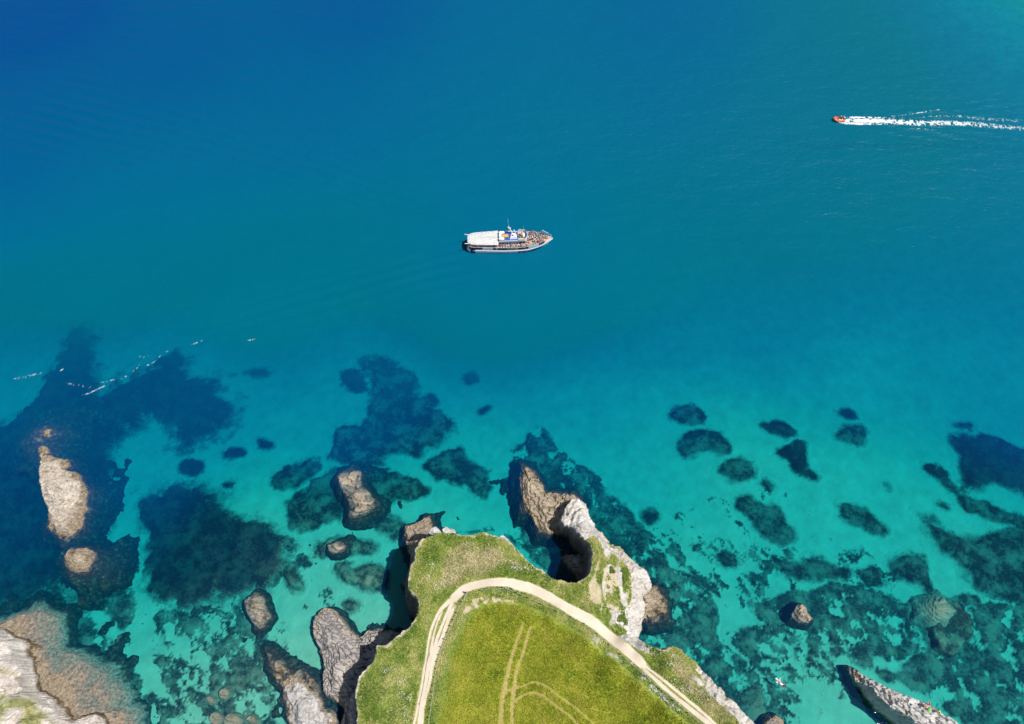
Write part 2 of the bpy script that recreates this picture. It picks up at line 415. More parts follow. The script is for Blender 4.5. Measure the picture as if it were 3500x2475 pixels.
def reef_field(X, Y, poly, edge, seed):
    return poly_sdf(X, Y, poly) + edge * fbm(X, Y, 5.0, 5, seed, 0.62) + 0.9 * edge * fbm(X, Y, 2.8, 4, seed + 52, 0.6) + (0.5 + 0.35 * edge) * fbm(X, Y, 1.3, 4, seed + 51, 0.7) + 0.25 * edge
def make_reef(name, pts, label, hgt=0.7, edge=1.4, cell=0.35, seed=1, mat=None, cat='reef', holes=0.0, kind=None, soft=1.0):
    poly = smooth_poly(PD(pts), 1); a = np.array(poly)
    mgr = 2.0 + 1.6 * soft; x0, y0 = a[:, 0].min() - mgr, a[:, 1].min() - mgr; x1, y1 = a[:, 0].max() + mgr, a[:, 1].max() + mgr
    X, Y = np.meshgrid(np.arange(x0, x1, cell), np.arange(y0, y1, cell))
    f = reef_field(X, Y, poly, edge, seed)
    if holes: f = np.minimum(f, (fbm(X, Y, 3.6, 5, seed + 9, 0.65) + holes) * 4)
    zb = seabed_z(X, Y)
    Z = zb + np.where(f > 0, hgt * sstep(0, 1.3, f) * (0.75 + 0.5 * fbm(X, Y, 4, 3, seed + 4)) + 0.22 * fbm(X, Y, 0.9, 3, seed + 8) * sstep(0, 0.5, f) + 0.04, 0.04 - 0.3 * sstep(-soft + .1, -soft - .3, f))
    o = link(name, grid_mesh(name, X, Y, Z, f > -soft, True, {'fade': sstep(-soft, .9 * soft, f)}), mat or kelp_mat)
    if kind: tag(o, label, None, None, kind)
    else: tag(o, label, cat)
    return o
REEFS = [
 # big dark reef in the centre of the bay
 ('kelp_reef', [(1224,1247),(1256,1224),(1358,1238),(1363,1261),(1427,1289),(1432,1321),(1418,1349),(1497,1358),(1473,1404),(1510,1413),(1557,1459),(1497,1510),(1436,1533),(1423,1561),(1404,1547),(1335,1538),(1293,1575),(1312,1593),(1127,1585),(1146,1510),(1169,1469),(1247,1441),(1252,1390),(1270,1353),(1275,1302)],
  'largest dark kelp reef, a ragged column in the middle of the bay', 1.6, 1.2),
 ('kelp_reef', [(1159,1284),(1192,1265),(1233,1275),(1252,1307),(1250,1335),(1206,1349),(1178,1330)], 'round dark reef just left of the top of the big central reef', 0.9, 1.0),
 ('kelp_reef', [(1584,1279),(1612,1272),(1638,1284),(1626,1307),(1598,1316)], 'small lone dark reef right of the top of the central reef', 0.6, 0.6),
 ('kelp_reef', [(1634,1403),(1655,1392),(1680,1390),(1672,1405),(1648,1416)], 'tiny dark reef between the central reef and open sand on its right', 0.5, 0.5),
 ('kelp_reef', [(933,1663),(956,1600),(1044,1579),(1076,1568),(1106,1593),(1081,1630),(1025,1663),(965,1676)], 'slanting oval reef left of the half exposed brown rock', 1.2, 1.0),
 ('kelp_reef', [(1446,1589),(1561,1522),(1593,1529),(1593,1566),(1630,1584),(1667,1603),(1679,1649),(1672,1700),(1635,1700),(1598,1667),(1561,1649),(1506,1640),(1464,1612)], 'triangular reef with trailing tail right of the half exposed brown rock', 1.3, 0.9),
 ('kelp_reef', [(970,1727),(1012,1695),(1072,1640),(1150,1593),(1312,1603),(1358,1616),(1404,1658),(1460,1667),(1464,1686),(1404,1713),(1326,1704),(1289,1746),(1372,1797),(1400,1850),(1330,1830),(1247,1778),(1146,1773),(1021,1820),(979,1787)], 'broad reef spreading around the half exposed brown rock', 1.5, 1.2),
 ('kelp_reef', [(493,1775),(498,1721),(537,1686),(640,1657),(734,1686),(783,1721),(808,1780),(900,1790),(980,1850),(960,1960),(880,2010),(760,2030),(640,2080),(540,2040),(510,1950),(520,1850)], 'huge rounded kelp forest in the left of the bay', 1.4, 2.2),
 ('kelp_reef', [(345,1376),(440,1290),(517,1248),(616,1215),(645,1297),(768,1297),(768,1366),(832,1381),(808,1445),(709,1514),(640,1543),(616,1484),(576,1435),(493,1440),(433,1479),(390,1540),(350,1480)], 'spreading dark kelp forest inshore of the foam line on the left', 1.2, 2.6),
 ('kelp_reef', [(-80,1480),(110,1420),(180,1300),(235,1130),(300,1095),(345,1250),(345,1376),(433,1479),(386,1573),(376,1690),(376,1790),(330,1836),(250,1870),(235,1950),(150,2030),(-80,2110)], 'deep dark kelp bed surrounding the tall pale sea stack', 1.6, 2.2),
 ('kelp_reef', [(606,1590),(640,1573),(695,1580),(700,1605),(675,1637),(615,1625)], 'small round reef above the huge kelp forest', 0.8, 0.8),
 ('kelp_reef', [(759,1552),(800,1530),(845,1545),(830,1563),(780,1565)], 'flat lens shaped reef right of the spreading kelp forest', 0.5, 0.6),
 ('kelp_reef', [(870,1500),(905,1494),(940,1515),(925,1538),(885,1545)], 'blurry reef halfway between left kelp forest and central reef', 0.7, 0.6),
 ('kelp_reef', [(749,1660),(790,1641),(808,1650),(790,1668)], 'little reef off the right shoulder of the huge kelp forest', 0.5, 0.4),
 ('kelp_reef', [(832,1275),(880,1258),(925,1270),(900,1288),(850,1290)], 'faint deep reef farthest out on the left', 0.5, 0.8),
 ('kelp_reef', [(2285,1408),(2319,1379),(2387,1391),(2415,1436),(2353,1450),(2291,1436)], 'oval reef, the nearest to open water of the right hand chain', 1.0, 0.8),
 ('kelp_reef', [(2319,1543),(2342,1493),(2364,1470),(2449,1470),(2494,1515),(2483,1549),(2438,1555),(2409,1538),(2347,1563)], 'arched reef below the oval one in the right hand chain', 1.0, 0.7),
 ('kelp_reef', [(2443,1606),(2517,1555),(2579,1589),(2574,1640),(2506,1657),(2483,1628)], 'rounded reef below the arched reef', 1.0, 0.8),
 ('kelp_reef', [(2579,1453),(2642,1436),(2698,1447),(2732,1476),(2704,1501),(2653,1481)], 'cigar shaped reef above the boot shaped reef', 0.9, 0.6),
 ('kelp_reef', [(2647,1543),(2693,1521),(2721,1498),(2758,1509),(2749,1589),(2814,1645),(2721,1626),(2687,1577)], 'boot shaped reef with a long toe pointing right', 1.0, 0.6),
 ('kelp_reef', [(2857,1413),(2885,1391),(2939,1430),(2900,1432)], 'small wedge shaped reef above the five sided reef', 0.7, 0.5),
 ('kelp_reef', [(2857,1493),(2879,1456),(2959,1453),(2962,1498),(2950,1532),(2902,1515)], 'five sided reef standing alone on pale sand at right', 0.9, 0.6),
 ('kelp_reef', [(2868,1730),(2891,1719),(2953,1730),(3004,1787),(3044,1815),(2998,1838),(2936,1798),(2874,1776)], 'long slanting reef alone on bright sand at right', 1.1, 0.6),
 ('kelp_reef', [(2506,1736),(2517,1691),(2568,1685),(2596,1725),(2664,1736),(2681,1787),(2715,1815),(2698,1866),(2642,1866),(2591,1810),(2540,1753)], 'long ragged reef running down right below the rounded reef', 0.8, 0.9),
 ('kelp_reef', [(2596,1650),(2620,1634),(2664,1660),(2640,1685),(2610,1668)], 'pair of joined small clumps beside the rounded reef', 0.5, 0.6),
 ('kelp_reef', [(3230,1487),(3298,1493),(3389,1493),(3560,1560),(3560,1740),(3446,1662),(3380,1650),(3276,1691),(3293,1640),(3276,1572)], 'large dark reef at the right edge below the small wedge', 1.1, 1.0),
 ('kelp_reef', [(3157,1594),(3208,1589),(3250,1640),(3300,1690),(3366,1720),(3560,1790),(3560,1840),(3366,1770),(3281,1736),(3250,1680),(3190,1620)], 'thin band of weed along the lower side of the right edge reef', 0.7, 0.9),
 ('kelp_reef', [(3129,1764),(3180,1764),(3247,1827),(3332,1838),(3417,1815),(3560,1827),(3560,2080),(3420,2060),(3330,2010),(3264,1894),(3214,1906),(3185,1844)], 'wide dark weed bed at the right edge', 0.9, 1.4),
 ('kelp_reef', [(3247,1450),(3300,1436),(3338,1450),(3335,1475),(3280,1470)], 'small streamlined reef near the upper right edge', 0.6, 0.5),
 ('kelp_reef', [(3032,1928),(3106,1900),(3163,1911),(3175,1996),(3200,2040),(3120,1990),(3060,1965)], 'curved reef above the cracked submerged rock plateau', 0.9, 0.9),
 ('kelp_reef', [(2930,1951),(2981,1928),(3010,1979),(3060,2000),(2990,2020),(2945,1995)], 'block shaped reef left of the curved reef', 0.9, 0.9),
 ('kelp_reef', [(2640,1900),(2664,1917),(2727,1923),(2794,1895),(2857,1934),(2908,1951),(2868,1990),(2766,1985),(2690,1960)], 'wide craggy reef above the lone pale rock', 1.0, 1.0),
 ('kelp_reef', [(2438,1894),(2475,1888),(2517,1900),(2528,1934),(2472,1940)], 'heart shaped reef close to the white headland rocks', 0.8, 0.6),
 ('kelp_reef', [(2195,1750),(2225,1736),(2257,1760),(2240,1798),(2200,1790)], 'round clump of weed off the narrow rock ridge', 0.7, 0.6),
 ('kelp_reef', [(3015,1652),(3030,1645),(3049,1665),(3040,1674)], 'tiny clump of weed on sand above the long slanting reef', 0.4, 0.4),
 ('kelp_reef', [(3197,1722),(3215,1713),(3247,1740),(3230,1747)], 'tiny slanting clump between the weed bands at right', 0.4, 0.4),
]
for i, rf in enumerate(REEFS):
    make_reef(rf[0], rf[1], rf[2], rf[3], rf[4] * (1.0 if i < 15 else 0.95), seed=31 + i * 5, mat=kelp_dark if i in (1, 2, 3, 7, 8, 9, 10, 11, 12, 13, 14, 18, 19, 20, 25) else kelp_mat, soft={0: 1.6, 7: 3.2, 8: 3.4, 9: 3.0, 14: 1.8, 25: 1.8, 27: 1.8, 23: 1.4}.get(i, 1.1))
REEFS2 = [  # flat-topped rock reefs, kelp free on top
 ('submerged_rock', [(1200,1945),(1260,1920),(1320,1935),(1335,1975),(1315,2020),(1255,2025),(1205,2000),(1165,1985),(1140,1950),(1170,1915),(1220,1915)], 'large blocky submerged rock in the cove beside the headland', 1.5, 0.5),
 ('submerged_rock', [(965,1960),(990,1925),(1020,1930),(1030,1975),(1047,2005),(1030,2025),(990,2020),(965,1985)], 'upright lozenge of submerged rock left of the cove', 1.3, 0.4),
 ('submerged_rock', [(1068,1870),(1100,1850),(1190,1830),(1230,1850),(1290,1860),(1300,1890),(1240,1895),(1170,1900),(1090,1905)], 'long submerged rock around the small emerging crag', 1.2, 0.6),
 ('submerged_rock', [(1172,2058),(1200,2048),(1228,2055),(1235,2080),(1205,2098),(1175,2092)], 'dark square boulder on the cove floor beside the grey slab', 0.9, 0.3),
 ('submerged_rock', [(3157,2064),(3191,2042),(3247,2042),(3304,2087),(3330,2150),(3315,2206),(3247,2262),(3191,2240),(3157,2172),(3145,2110)], 'broad cracked rock plateau lying just under the water at right', 2.4, 0.5),
 ('submerged_rock', [(1316,1625),(1340,1612),(1365,1640),(1350,1675),(1335,1680)], 'pale rectangular slab underwater right of the half exposed brown rock', 2.6, 0.2),
 ('submerged_rock', [(1410,1850),(1375,1830),(1330,1800),(1360,1780),(1400,1790)], 'low weedy ledge against the headland tip', 1.0, 0.5),
]
for i, rf in enumerate(REEFS2):
    make_reef(rf[0], rf[1], rf[2], rf[3], rf[4], cell=0.25, seed=231 + i * 7, mat=reef_mat, cat='rock')
# unnumbered weed carpets
ZONES = [
 ([(1745,1515),(1790,1500),(1815,1470),(1870,1475),(1950,1560),(2045,1640),(2085,1690),(2150,1730),(2205,1790),(2290,1940),(2400,1960),(2445,2050),(2470,2180),(2570,2250),(2610,2350),(2640,2520),(2500,2520),(2300,2240),(2150,2190),(2210,2100),(2200,1990),(2070,1870),(2000,1760),(1950,1700),(1880,1690),(1840,1840),(1790,1880),(1740,1620)], 1.0, 0.22, 1.0),
 ([(2690,2000),(2780,1985),(2900,2000),(3060,2040),(3110,2080),(3130,2200),(3040,2250),(2960,2290),(2880,2260),(2790,2270),(2720,2220),(2600,2150),(2560,2060)], 1.2, 0.22, 0.8),
 ([(3120,2080),(3300,2030),(3560,2040),(3560,2540),(3330,2540),(3150,2390),(3000,2300),(3080,2250),(3140,2220)], 1.2, 0.24, 0.7),
 ([(2470,2180),(2600,2120),(2700,2240),(2850,2300),(2900,2300),(2880,2340),(2760,2330),(2720,2420),(2760,2540),(2560,2540)], 1.2, 0.02, 0.5),
 ([(-60,2020),(120,2010),(300,1880),(420,1890),(470,1930),(400,2000),(470,2080),(430,2130),(300,2040),(350,2200),(400,2260),(450,2330),(440,2420),(300,2440),(-60,2300)], 1.2, 0.22, 0.9),
 ([(520,2060),(680,2060),(830,2010),(860,2100),(900,2200),(930,2330),(960,2520),(760,2520),(680,2380),(560,2280),(560,2150)], 1.5, 0.04, 0.6),
 ([(470,2540),(480,2420),(560,2330),(660,2360),(780,2400),(840,2540)], 1.2, -0.02, 0.4),
 ([(900,1800),(1000,1850),(1060,1930),(950,1990),(860,2050),(800,1980)], 1.4, 0.02, 0.6),
 ([(2100,1760),(2230,1800),(2420,1850),(2600,1880),(2650,2000),(2600,2100),(2450,2020),(2260,1900)], 1.0, -0.10, 0.4),
 ([(1480,1840),(1560,1815),(1700,1820),(1790,1890),(1860,1950),(1900,1960),(1880,1860),(1820,1800),(1780,1830),(1720,1800)], 0.6, 0.05, 0.4),
 ([(2260,1760),(2450,1700),(2620,1880),(2900,1880),(3100,1880),(3250,2000),(3300,2100),(3000,2300),(2760,2480),(2620,2480),(2500,2240),(2400,2020)], 1.0, -0.27, 0.3),
 ([(480,2080),(620,2000),(860,2000),(960,2100),(1000,2240),(960,2300),(930,2500),(480,2540),(420,2330),(440,2200)], 1.0, -0.20, 0.3),
 ([(960,1980),(1150,2010),(1200,2040),(1300,2000),(1310,2090),(1190,2130),(1060,2080),(960,2060)], 0.8, -0.30, 0.3),
 ([(2350,1560),(2700,1640),(2900,1850),(2500,1840),(2300,1720)], 1.0, -0.36, 0.3),
 ([(880,2180),(930,2200),(1000,2260),(1080,2300),(1110,2400),(1110,2480),(980,2480),(950,2360)], 0.5, 0.25, 0.4),
]
Vs, Fs, As, off = [], [], [], 0
for zi, (zp, edge_a, holes, hg) in enumerate(ZONES):
    poly = PD(zp); a = np.array(poly); cell = 0.35
    X, Y = np.meshgrid(np.arange(a[:, 0].min() - 3, a[:, 0].max() + 3, cell), np.arange(a[:, 1].min() - 3, a[:, 1].max() + 3, cell))
    f = poly_sdf(X, Y, poly) + 2.6 * edge_a * fbm(X, Y, 7, 6, 300 + zi * 11, 0.66)
    f = np.minimum(f, (fbm(X * 0.8 + Y * 0.6, (Y * 0.8 - X * 0.6) * 0.7, 2.7, 6, 400 + zi * 11, 0.74) + holes) * 5)
    Z = seabed_z(X, Y) + np.where(f > 0, hg * sstep(0, 1.2, f) * (0.7 + 0.6 * fbm(X, Y, 5, 3, 17 + zi)) + 0.2 * fbm(X, Y, 0.9, 3, 5 + zi) * sstep(0, .5, f) + 0.06, 0.06 - 0.3 * sstep(-.5, -1.0, f))
    me = grid_mesh('tmp', X, Y, Z, f > -0.5, True, {'fade': sstep(-.5, .5, f)})
    fa = np.zeros(len(me.vertices), np.float32); me.attributes['fade'].data.foreach_get('value', fa); As.append(fa)
    v = np.zeros(len(me.vertices) * 3, np.float32); me.vertices.foreach_get('co', v)
    fv = np.zeros(len(me.loops), np.int32); me.loops.foreach_get('vertex_index', fv)
    Vs.append(v.reshape(-1, 3)); Fs.append(fv.reshape(-1, 4) + off); off += len(me.vertices); bpy.data.meshes.remove(me)
kelp = link('seaweed', np_mesh('seaweed', np.concatenate(Vs), np.concatenate(Fs), True, {'fade': np.concatenate(As)}), weed_light)
tag(kelp, 'patchy brown seaweed carpet on the shallow bottom along the shore', None, None, 'stuff')

# ================================================================== ROCKS
pale_mat = rock_mat('pale_stack_mat', (0.72, 0.63, 0.52), (0.52, 0.45, 0.37), (0.10, 0.085, 0.075), R(75), brown_top=0.9, dark_amt=0.5)
grey_mat = rock_mat('grey_slab_mat', (0.52, 0.47, 0.42), (0.33, 0.31, 0.30), (0.10, 0.10, 0.105), R(-38), brown_top=0.5, wet_top=0.1, dark_amt=0.75)
white_mat = rock_mat('white_rock_mat', (0.68, 0.66, 0.63), (0.50, 0.47, 0.44), (0.17, 0.17, 0.18), R(60), brown_top=0.6, wet_top=0.1, dark_amt=0.45)
brown_mat = rock_mat('brown_rock_mat', (0.52, 0.43, 0.32), (0.36, 0.295, 0.215), (0.09, 0.07, 0.05), R(-50), brown_top=0.9, wet_top=0.45, dark_amt=0.5)
ridge_mat = rock_mat('ridge_rock_mat', (0.66, 0.64, 0.61), (0.48, 0.47, 0.46), (0.06, 0.06, 0.065), R(-33), lichen=0.6, brown_top=0.4, wet_top=0.1, dark_amt=0.5)
tan_mat = rock_mat('tan_boulder_mat', (0.42, 0.35, 0.23), (0.30, 0.25, 0.16), (0.12, 0.11, 0.07), R(20), algae=False)
shelf_mat = rock_mat('shelf_rock_mat', (0.56, 0.45, 0.35), (0.42, 0.33, 0.25), (0.13, 0.10, 0.08), R(70), brown_top=2.6, wet_top=-1.3, dark_amt=0.4)
crag_mat = rock_mat('crag_mat', (0.50, 0.44, 0.33), (0.34, 0.30, 0.22), (0.07, 0.07, 0.05), R(20), brown_top=0.0, wet_top=0.05, dark_amt=0.4)

def rock(name, outline, interior, label, mat, cell=0.2, slope=1.6, rough=0.35, strata=(0.0, 0.0), edge=0.35, seed=1, p=3.0, cat='rock', base=None, kind=None):
    O = PW(outline); I = PW(interior) if interior else np.zeros((0, 3)); C = np.concatenate([O, I])
    mg = 5.0 if slope > 2 else 6.5
    x0, y0 = O[:, 0].min() - mg, O[:, 1].min() - mg; x1, y1 = O[:, 0].max() + mg, O[:, 1].max() + mg
    X, Y = np.meshgrid(np.arange(x0, x1, cell), np.arange(y0, y1, cell))
    s = poly_sdf(X, Y, O[:, :2]) + edge * fbm(X, Y, 2.2, 5, seed, 0.6)
    hin = idw(X, Y, C, p, 0.8); ez = idw(X, Y, O, p, 0.8)
    sv = s * np.clip(1 + 0.9 * fbm(X, Y, 5.0, 3, seed + 40), 0.35, 2.2) + np.minimum(s, 0) * 0.25 * fbm(X, Y, 1.2, 3, seed + 41)
    Z = np.where(s > 0, hin, ez + slope * sv)
    rg = ridged(X, Y, strata[0], 4.5, 0.8, seed + 3) - 0.55
    # large facets: quantised blocks tilted along the strata
    blk = fbm(X, Y, 3.0, 2, seed + 6); blk = np.round(blk * 5) / 5
    amp = np.clip((Z + 3.0) / 3.0, 0.25, 1.0)
    Z = Z + amp * (rough * fbm(X, Y, 2.6, 5, seed + 1, 0.58) + rough * 0.55 * fbm(X, Y, 0.7, 3, seed + 12, .6) + strata[1] * rg + rough * 0.5 * blk
               - (0.5 * rough + 0.25 * strata[1]) * sstep(.10, .0, np.abs(fbm(X * 0.9 + Y * 0.4, Y * 0.9 - X * 0.4, 3.4, 4, seed + 14))))
    ca, sa = math.cos(strata[0]), math.sin(strata[0]); q = (-X * sa + Y * ca) * 0.45 + (X * ca + Y * sa) * 0.12
    stp = 0.45 + 0.5 * rough; uu = (Z + q + 0.5 * fbm(X, Y, 3, 3, seed + 60)) / stp; fr_ = uu - np.floor(uu)
    Zt = Z + stp * (sstep(0.30, 0.55, fr_) - fr_); Z = Z + (0.75 * amp) * (Zt - Z)
    zb = seabed_z(X, Y) - 0.25
    jx = 0.25 * cell * fbm(X, Y, 0.5, 2, seed + 2); jy = 0.25 * cell * fbm(X, Y, 0.5, 2, seed + 4)
    vm = Z > zb
    o = link(name, grid_mesh(name, X + jx, Y + jy, np.maximum(Z, zb - 0.3), vm, False), mat)
    if kind: tag(o, label, None, None, kind)
    else: tag(o, label, cat)
    return o, (X, Y, Z)

rock('sea_stack', [(141,1555,.4),(166,1557,.4),(193,1565,.2),(234,1572,0),(246,1593,0),(224,1605,0),(262,1621,0),(276,1638,0),(300,1669,0),(300,1697,0),(293,1721,0),(300,1738,0),(286,1765,0),(279,1803,0),(265,1824,0),(207,1838,.3),(193,1807,.8),(179,1772,1.2),(165,1745,1.5),(152,1710,2),(141,1655,2),(138,1614,1.5)],
     [(165,1585,3.2),(200,1590,2.0),(165,1650,5.2),(200,1650,4.6),(245,1660,2.2),(185,1690,5.0),(235,1700,2.2),(200,1745,3.2),(250,1750,1.2),(215,1795,1.6)],
     'tall pale sea stack with dark lichen on its crown', pale_mat, strata=(R(75), .5), rough=.55, slope=1.8, seed=3)
rock('rock', [(130,1527,.1),(160,1528,.1),(168,1550,.1),(135,1556,.1)], [(148,1540,.9)], 'small brown rock touching the upper end of the tall sea stack', brown_mat, slope=.9, seed=5)
rock('rock', [(130,1480,0),(150,1465,0),(172,1472,0),(165,1490,0),(140,1497,0)], [(152,1479,.5)], 'low dark rock awash beyond the small brown rock', brown_mat, slope=.6, seed=6)
rock('rock', [(238,1874,.1),(293,1871,.1),(324,1890,0),(321,1917,0),(297,1948,0),(241,1952,0),(228,1924,.2),(221,1897,.2)], [(260,1905,1.8),(290,1925,1.0)], 'squarish weed topped rock below the tall sea stack', brown_mat, slope=1.4, rough=.4, seed=8)
rock('rock', [(836,2053,-.3),(867,2031,-.3),(898,2040,-.3),(907,2076,-.3),(927,2107,-.3),(907,2138,-.3),(885,2152,-.3),(858,2116,-.3),(838,2089,-.3)], [(870,2070,.12),(890,2110,.08)], 'flat topped olive rock awash left of the grey slab', crag_mat, slope=3.0, rough=.2, seed=9)
rock('rock', [(1121,1862,-.3),(1157,1850,-.3),(1179,1866,-.3),(1175,1879,-.3),(1139,1888,-.3),(1118,1878,-.3)], [(1150,1868,.35)], 'small craggy rock breaking the surface above the cove', crag_mat, slope=2.6, rough=.3, seed=10)
rock('rock', [(1155,1630,-.3),(1192,1612,-.3),(1229,1612,-.3),(1233,1649,-.3),(1261,1686,-.3),(1284,1732,-.3),(1238,1750,-.3),(1196,1762,-.3),(1192,1718,-.3),(1173,1681,-.3)], [(1190,1635,.7),(1205,1660,-.1),(1225,1700,.15),(1240,1730,.2)], 'half exposed brown rock at the heart of the bay reef', crag_mat, slope=1.6, rough=.45, seed=12)
rock('rock', [(1090,2089,.2),(1112,2078,.2),(1148,2089,.2),(1171,2129,.3),(1193,2161,.3),(1229,2179,.4),(1260,2156,.3),(1296,2161,.5),(1345,2196,3),(1330,2240,6),(1300,2290,6),(1270,2350,5),(1230,2410,3),(1184,2415,.5),(1148,2393,.5),(1108,2362,.6),(1104,2321,.8),(1108,2286,1),(1108,2254,1),(1099,2223,1),(1077,2187,1),(1072,2165,.8),(1072,2121,.5)],
     [(1110,2110,1.5),(1130,2160,2.6),(1120,2200,3.2),(1180,2210,3.8),(1230,2215,3.6),(1270,2190,3),(1200,2260,4.6),(1150,2280,4.2),(1140,2340,3.4),(1190,2340,3.6),(1220,2300,4.6)],
     'big folded grey slab leaning against the foot of the grassy headland', grey_mat, slope=3.0, rough=.5, strata=(R(-38), .9), seed=14, cell=.17)
rock('rock', [(979,2348,.5),(1001,2335,.4),(1040,2338,.4),(1068,2362,.4),(1086,2388,.5),(1095,2429,.5),(1130,2442,.5),(1139,2464,.5),(1150,2560,1),(1010,2560,1),(1001,2475,.8),(992,2446,.8),(987,2411,.8)], [(1015,2370,2.2),(1040,2400,3),(1030,2440,3.6),(1060,2470,3.4),(1060,2530,4)],
     'white hummocky rock ridge left of the grey slab at the bottom', white_mat, slope=1.6, rough=.6, strata=(R(55), .5), seed=16)
rock('rock', [(907,2219,-.5),(947,2263,-.3),(992,2286,-.2),(1050,2304,-.3),(1086,2344,-.2),(1095,2400,-.2),(1040,2350,.3),(985,2350,.3),(947,2335,-.2),(929,2290,-.1)], [(950,2300,.3),(990,2320,.4),(1050,2345,.2)],
     'dark wet ledge running out from the white hummocky ridge', brown_mat, slope=.8, rough=.35, strata=(R(-50), .4), seed=18)
rock('rock', [(1184,2400,2),(1215,2370,6),(1250,2345,8),(1262,2560,8),(1195,2560,3),(1180,2470,1.5)], [(1215,2430,6),(1230,2500,7)], 'shaded grey buttress below the grass at the bottom', grey_mat, slope=2.6, rough=.6, strata=(R(-38), .6), seed=19)
# tip of the headland
rock('rock', [(1388,1799,.2),(1416,1796,.4),(1439,1781,0),(1453,1757,-.2),(1471,1759,-.2),(1478,1791,.2),(1475,1822,3),(1462,1850,6),(1440,1880,7),(1420,1900,5),(1403,1885,.6),(1399,1853,.4),(1389,1828,.3)], [(1425,1815,2.0),(1440,1835,4),(1425,1860,4),(1459,1775,.3)],
     'stepped brown ledge under the tip of the headland', brown_mat, slope=2.2, rough=.5, strata=(R(40), .5), seed=20)
def boulder(name, outline, ztop, zbase, label, mat, seed):
    O = PW([(u, v, ztop) for u, v in outline]); c = O.mean(0); rng = np.random.RandomState(seed)
    mb = MB(); rings = []
    for k, (z, s) in enumerate([(zbase, 1.25), ((ztop + zbase) / 2, 1.12), (ztop - .9, 1.0), (ztop - .2, .86), (ztop, .62)]):
        ring = []
        for i, q in enumerate(O):
            ring.append((c[0] + (q[0] - c[0]) * s + rng.uniform(-.12, .12), c[1] + (q[1] - c[1]) * s + rng.uniform(-.12, .12), z + rng.uniform(-.25, .25) + 0.5 * (q[0] - c[0]) * 0.15))
        rings.append(ring)
    mb.loft(rings); return tag(mb.build(name, mat), label, 'rock')
boulder('boulder', [(1461,1820),(1470,1806),(1485,1797),(1495,1800),(1508,1814),(1500,1824),(1480,1828)], 11.5, 4, 'left of two white blocks on the brink at the headland tip', white_mat, 1)
boulder('boulder', [(1509,1808),(1519,1795),(1530,1801),(1545,1806),(1552,1808),(1560,1820),(1540,1826),(1515,1822)], 11.8, 4, 'right of two white blocks on the brink at the headland tip', white_mat, 2)
boulder('boulder', [(1705,1833),(1712,1828),(1725,1830),(1738,1842),(1746,1856),(1730,1852)], 12.2, 4, 'white outcrop on the brink facing the collapsed cave', white_mat, 3)
# rocks round the collapsed cave
rock('rock', [(1786,1590,-.2),(1829,1612,-.2),(1864,1681,0),(1915,1698,.2),(1950,1695,.4),(1952,1712,2.6),(1940,1755,3.6),(1925,1785,3),(1905,1800,2),(1885,1812,.6),(1842,1819,-.3),(1825,1776,.1),(1793,1733,0),(1780,1680,-.3),(1775,1630,-.4)],
     [(1805,1615,.4),(1812,1665,2.0),(1830,1690,1.6),(1825,1735,1.0),(1860,1740,1.2),(1880,1770,1.2),(1915,1740,1.8)],
     'low brown rock tail reaching seaward from the cave ridge', brown_mat, slope=1.8, rough=.5, strata=(R(-60), .35), seed=22, cell=.18)
rock('rock', [(2191,2065,.5),(2209,2026,1),(2239,2013,.3),(2265,2039,0),(2273,2056,0),(2280,2112,-.3),(2256,2129,-.4),(2220,2130,-.4),(2195,2110,.2)], [(2215,2050,1.2),(2245,2045,.5),(2240,2090,-.1)], 'brown ledge at the seaward foot of the white cliff', brown_mat, slope=2.4, rough=.4, strata=(R(30), .3), seed=24)
rock('rock', [(1995,1895,.3),(1925,1905,.1),(1932,1918,.1),(1955,1950,.2),(1990,1985,.5),(2010,1950,2)], [(1945,1915,1.0),(1970,1925,2.2)], 'pointed grey rock in the shade of the collapsed cave', grey_mat, slope=1.5, rough=.4, strata=(R(-40), .4), seed=25)
# right-hand rocks
rock('rock', [(2715,2087,-.3),(2727,2067,-.3),(2749,2070,-.3),(2766,2098,-.3),(2778,2115,-.3),(2761,2126,-.3),(2732,2124,-.3),(2704,2109,-.3)], [(2740,2095,.35),(2755,2110,.25)], 'lone olive rock breaking the surface right of the headland', crag_mat, slope=3.2, rough=.3, strata=(R(-60), .3), seed=26)
rock('rock', [(2613,2470,.2),(2630,2450,.2),(2655,2443,.2),(2672,2460,.2),(2680,2500,.2),(2630,2510,.2)], [(2645,2465,1.8)], 'small grey rock at the bottom edge near the cliff path', grey_mat, slope=4.0, rough=.4, strata=(R(60), .4), seed=27)
rock('rock', [(3180,2065,-1.4),(3225,2045,-1.2),(3265,2085,-1.4),(3235,2120,-1.5),(3190,2115,-1.4)], [(3215,2080,-.8)], 'pale cracked crown of the submerged plateau at right', tan_mat, slope=1.0, rough=.25, strata=(R(-40), .3), seed=28)
RIDGE, RGRID = rock('rock_ridge', [(2885,2276,-.7),(2900,2272,-.5),(2918,2280,-.4),(2950,2310,.2),(2994,2330,1.0),(3038,2352,1.6),(3080,2371,2),(3128,2390,2.4),(3159,2403,2.6),(3195,2419,2.8),(3224,2434,3),(3261,2457,3),(3287,2475,3),(3420,2570,3),(3300,2620,6),(3190,2520,6),(3135,2472,5.8),(3090,2444,5.4),(3044,2414,5),(3010,2377,4.4),(2987,2352,3.4),(2958,2338,2.2),(2925,2328,.6),(2905,2305,-.4)],
     [(2940,2325,1.0),(3000,2345,2.8),(3040,2372,3.8),(3080,2405,4.8),(3120,2430,5.2),(3160,2425,4.2),(3165,2460,5.6),(3220,2475,5.0),(3110,2400,3.6)],
     'long jagged grey ridge with orange lichen at the lower right corner', ridge_mat, slope=5.5, rough=.45, strata=(R(-36), 1.0), seed=30, cell=.15)
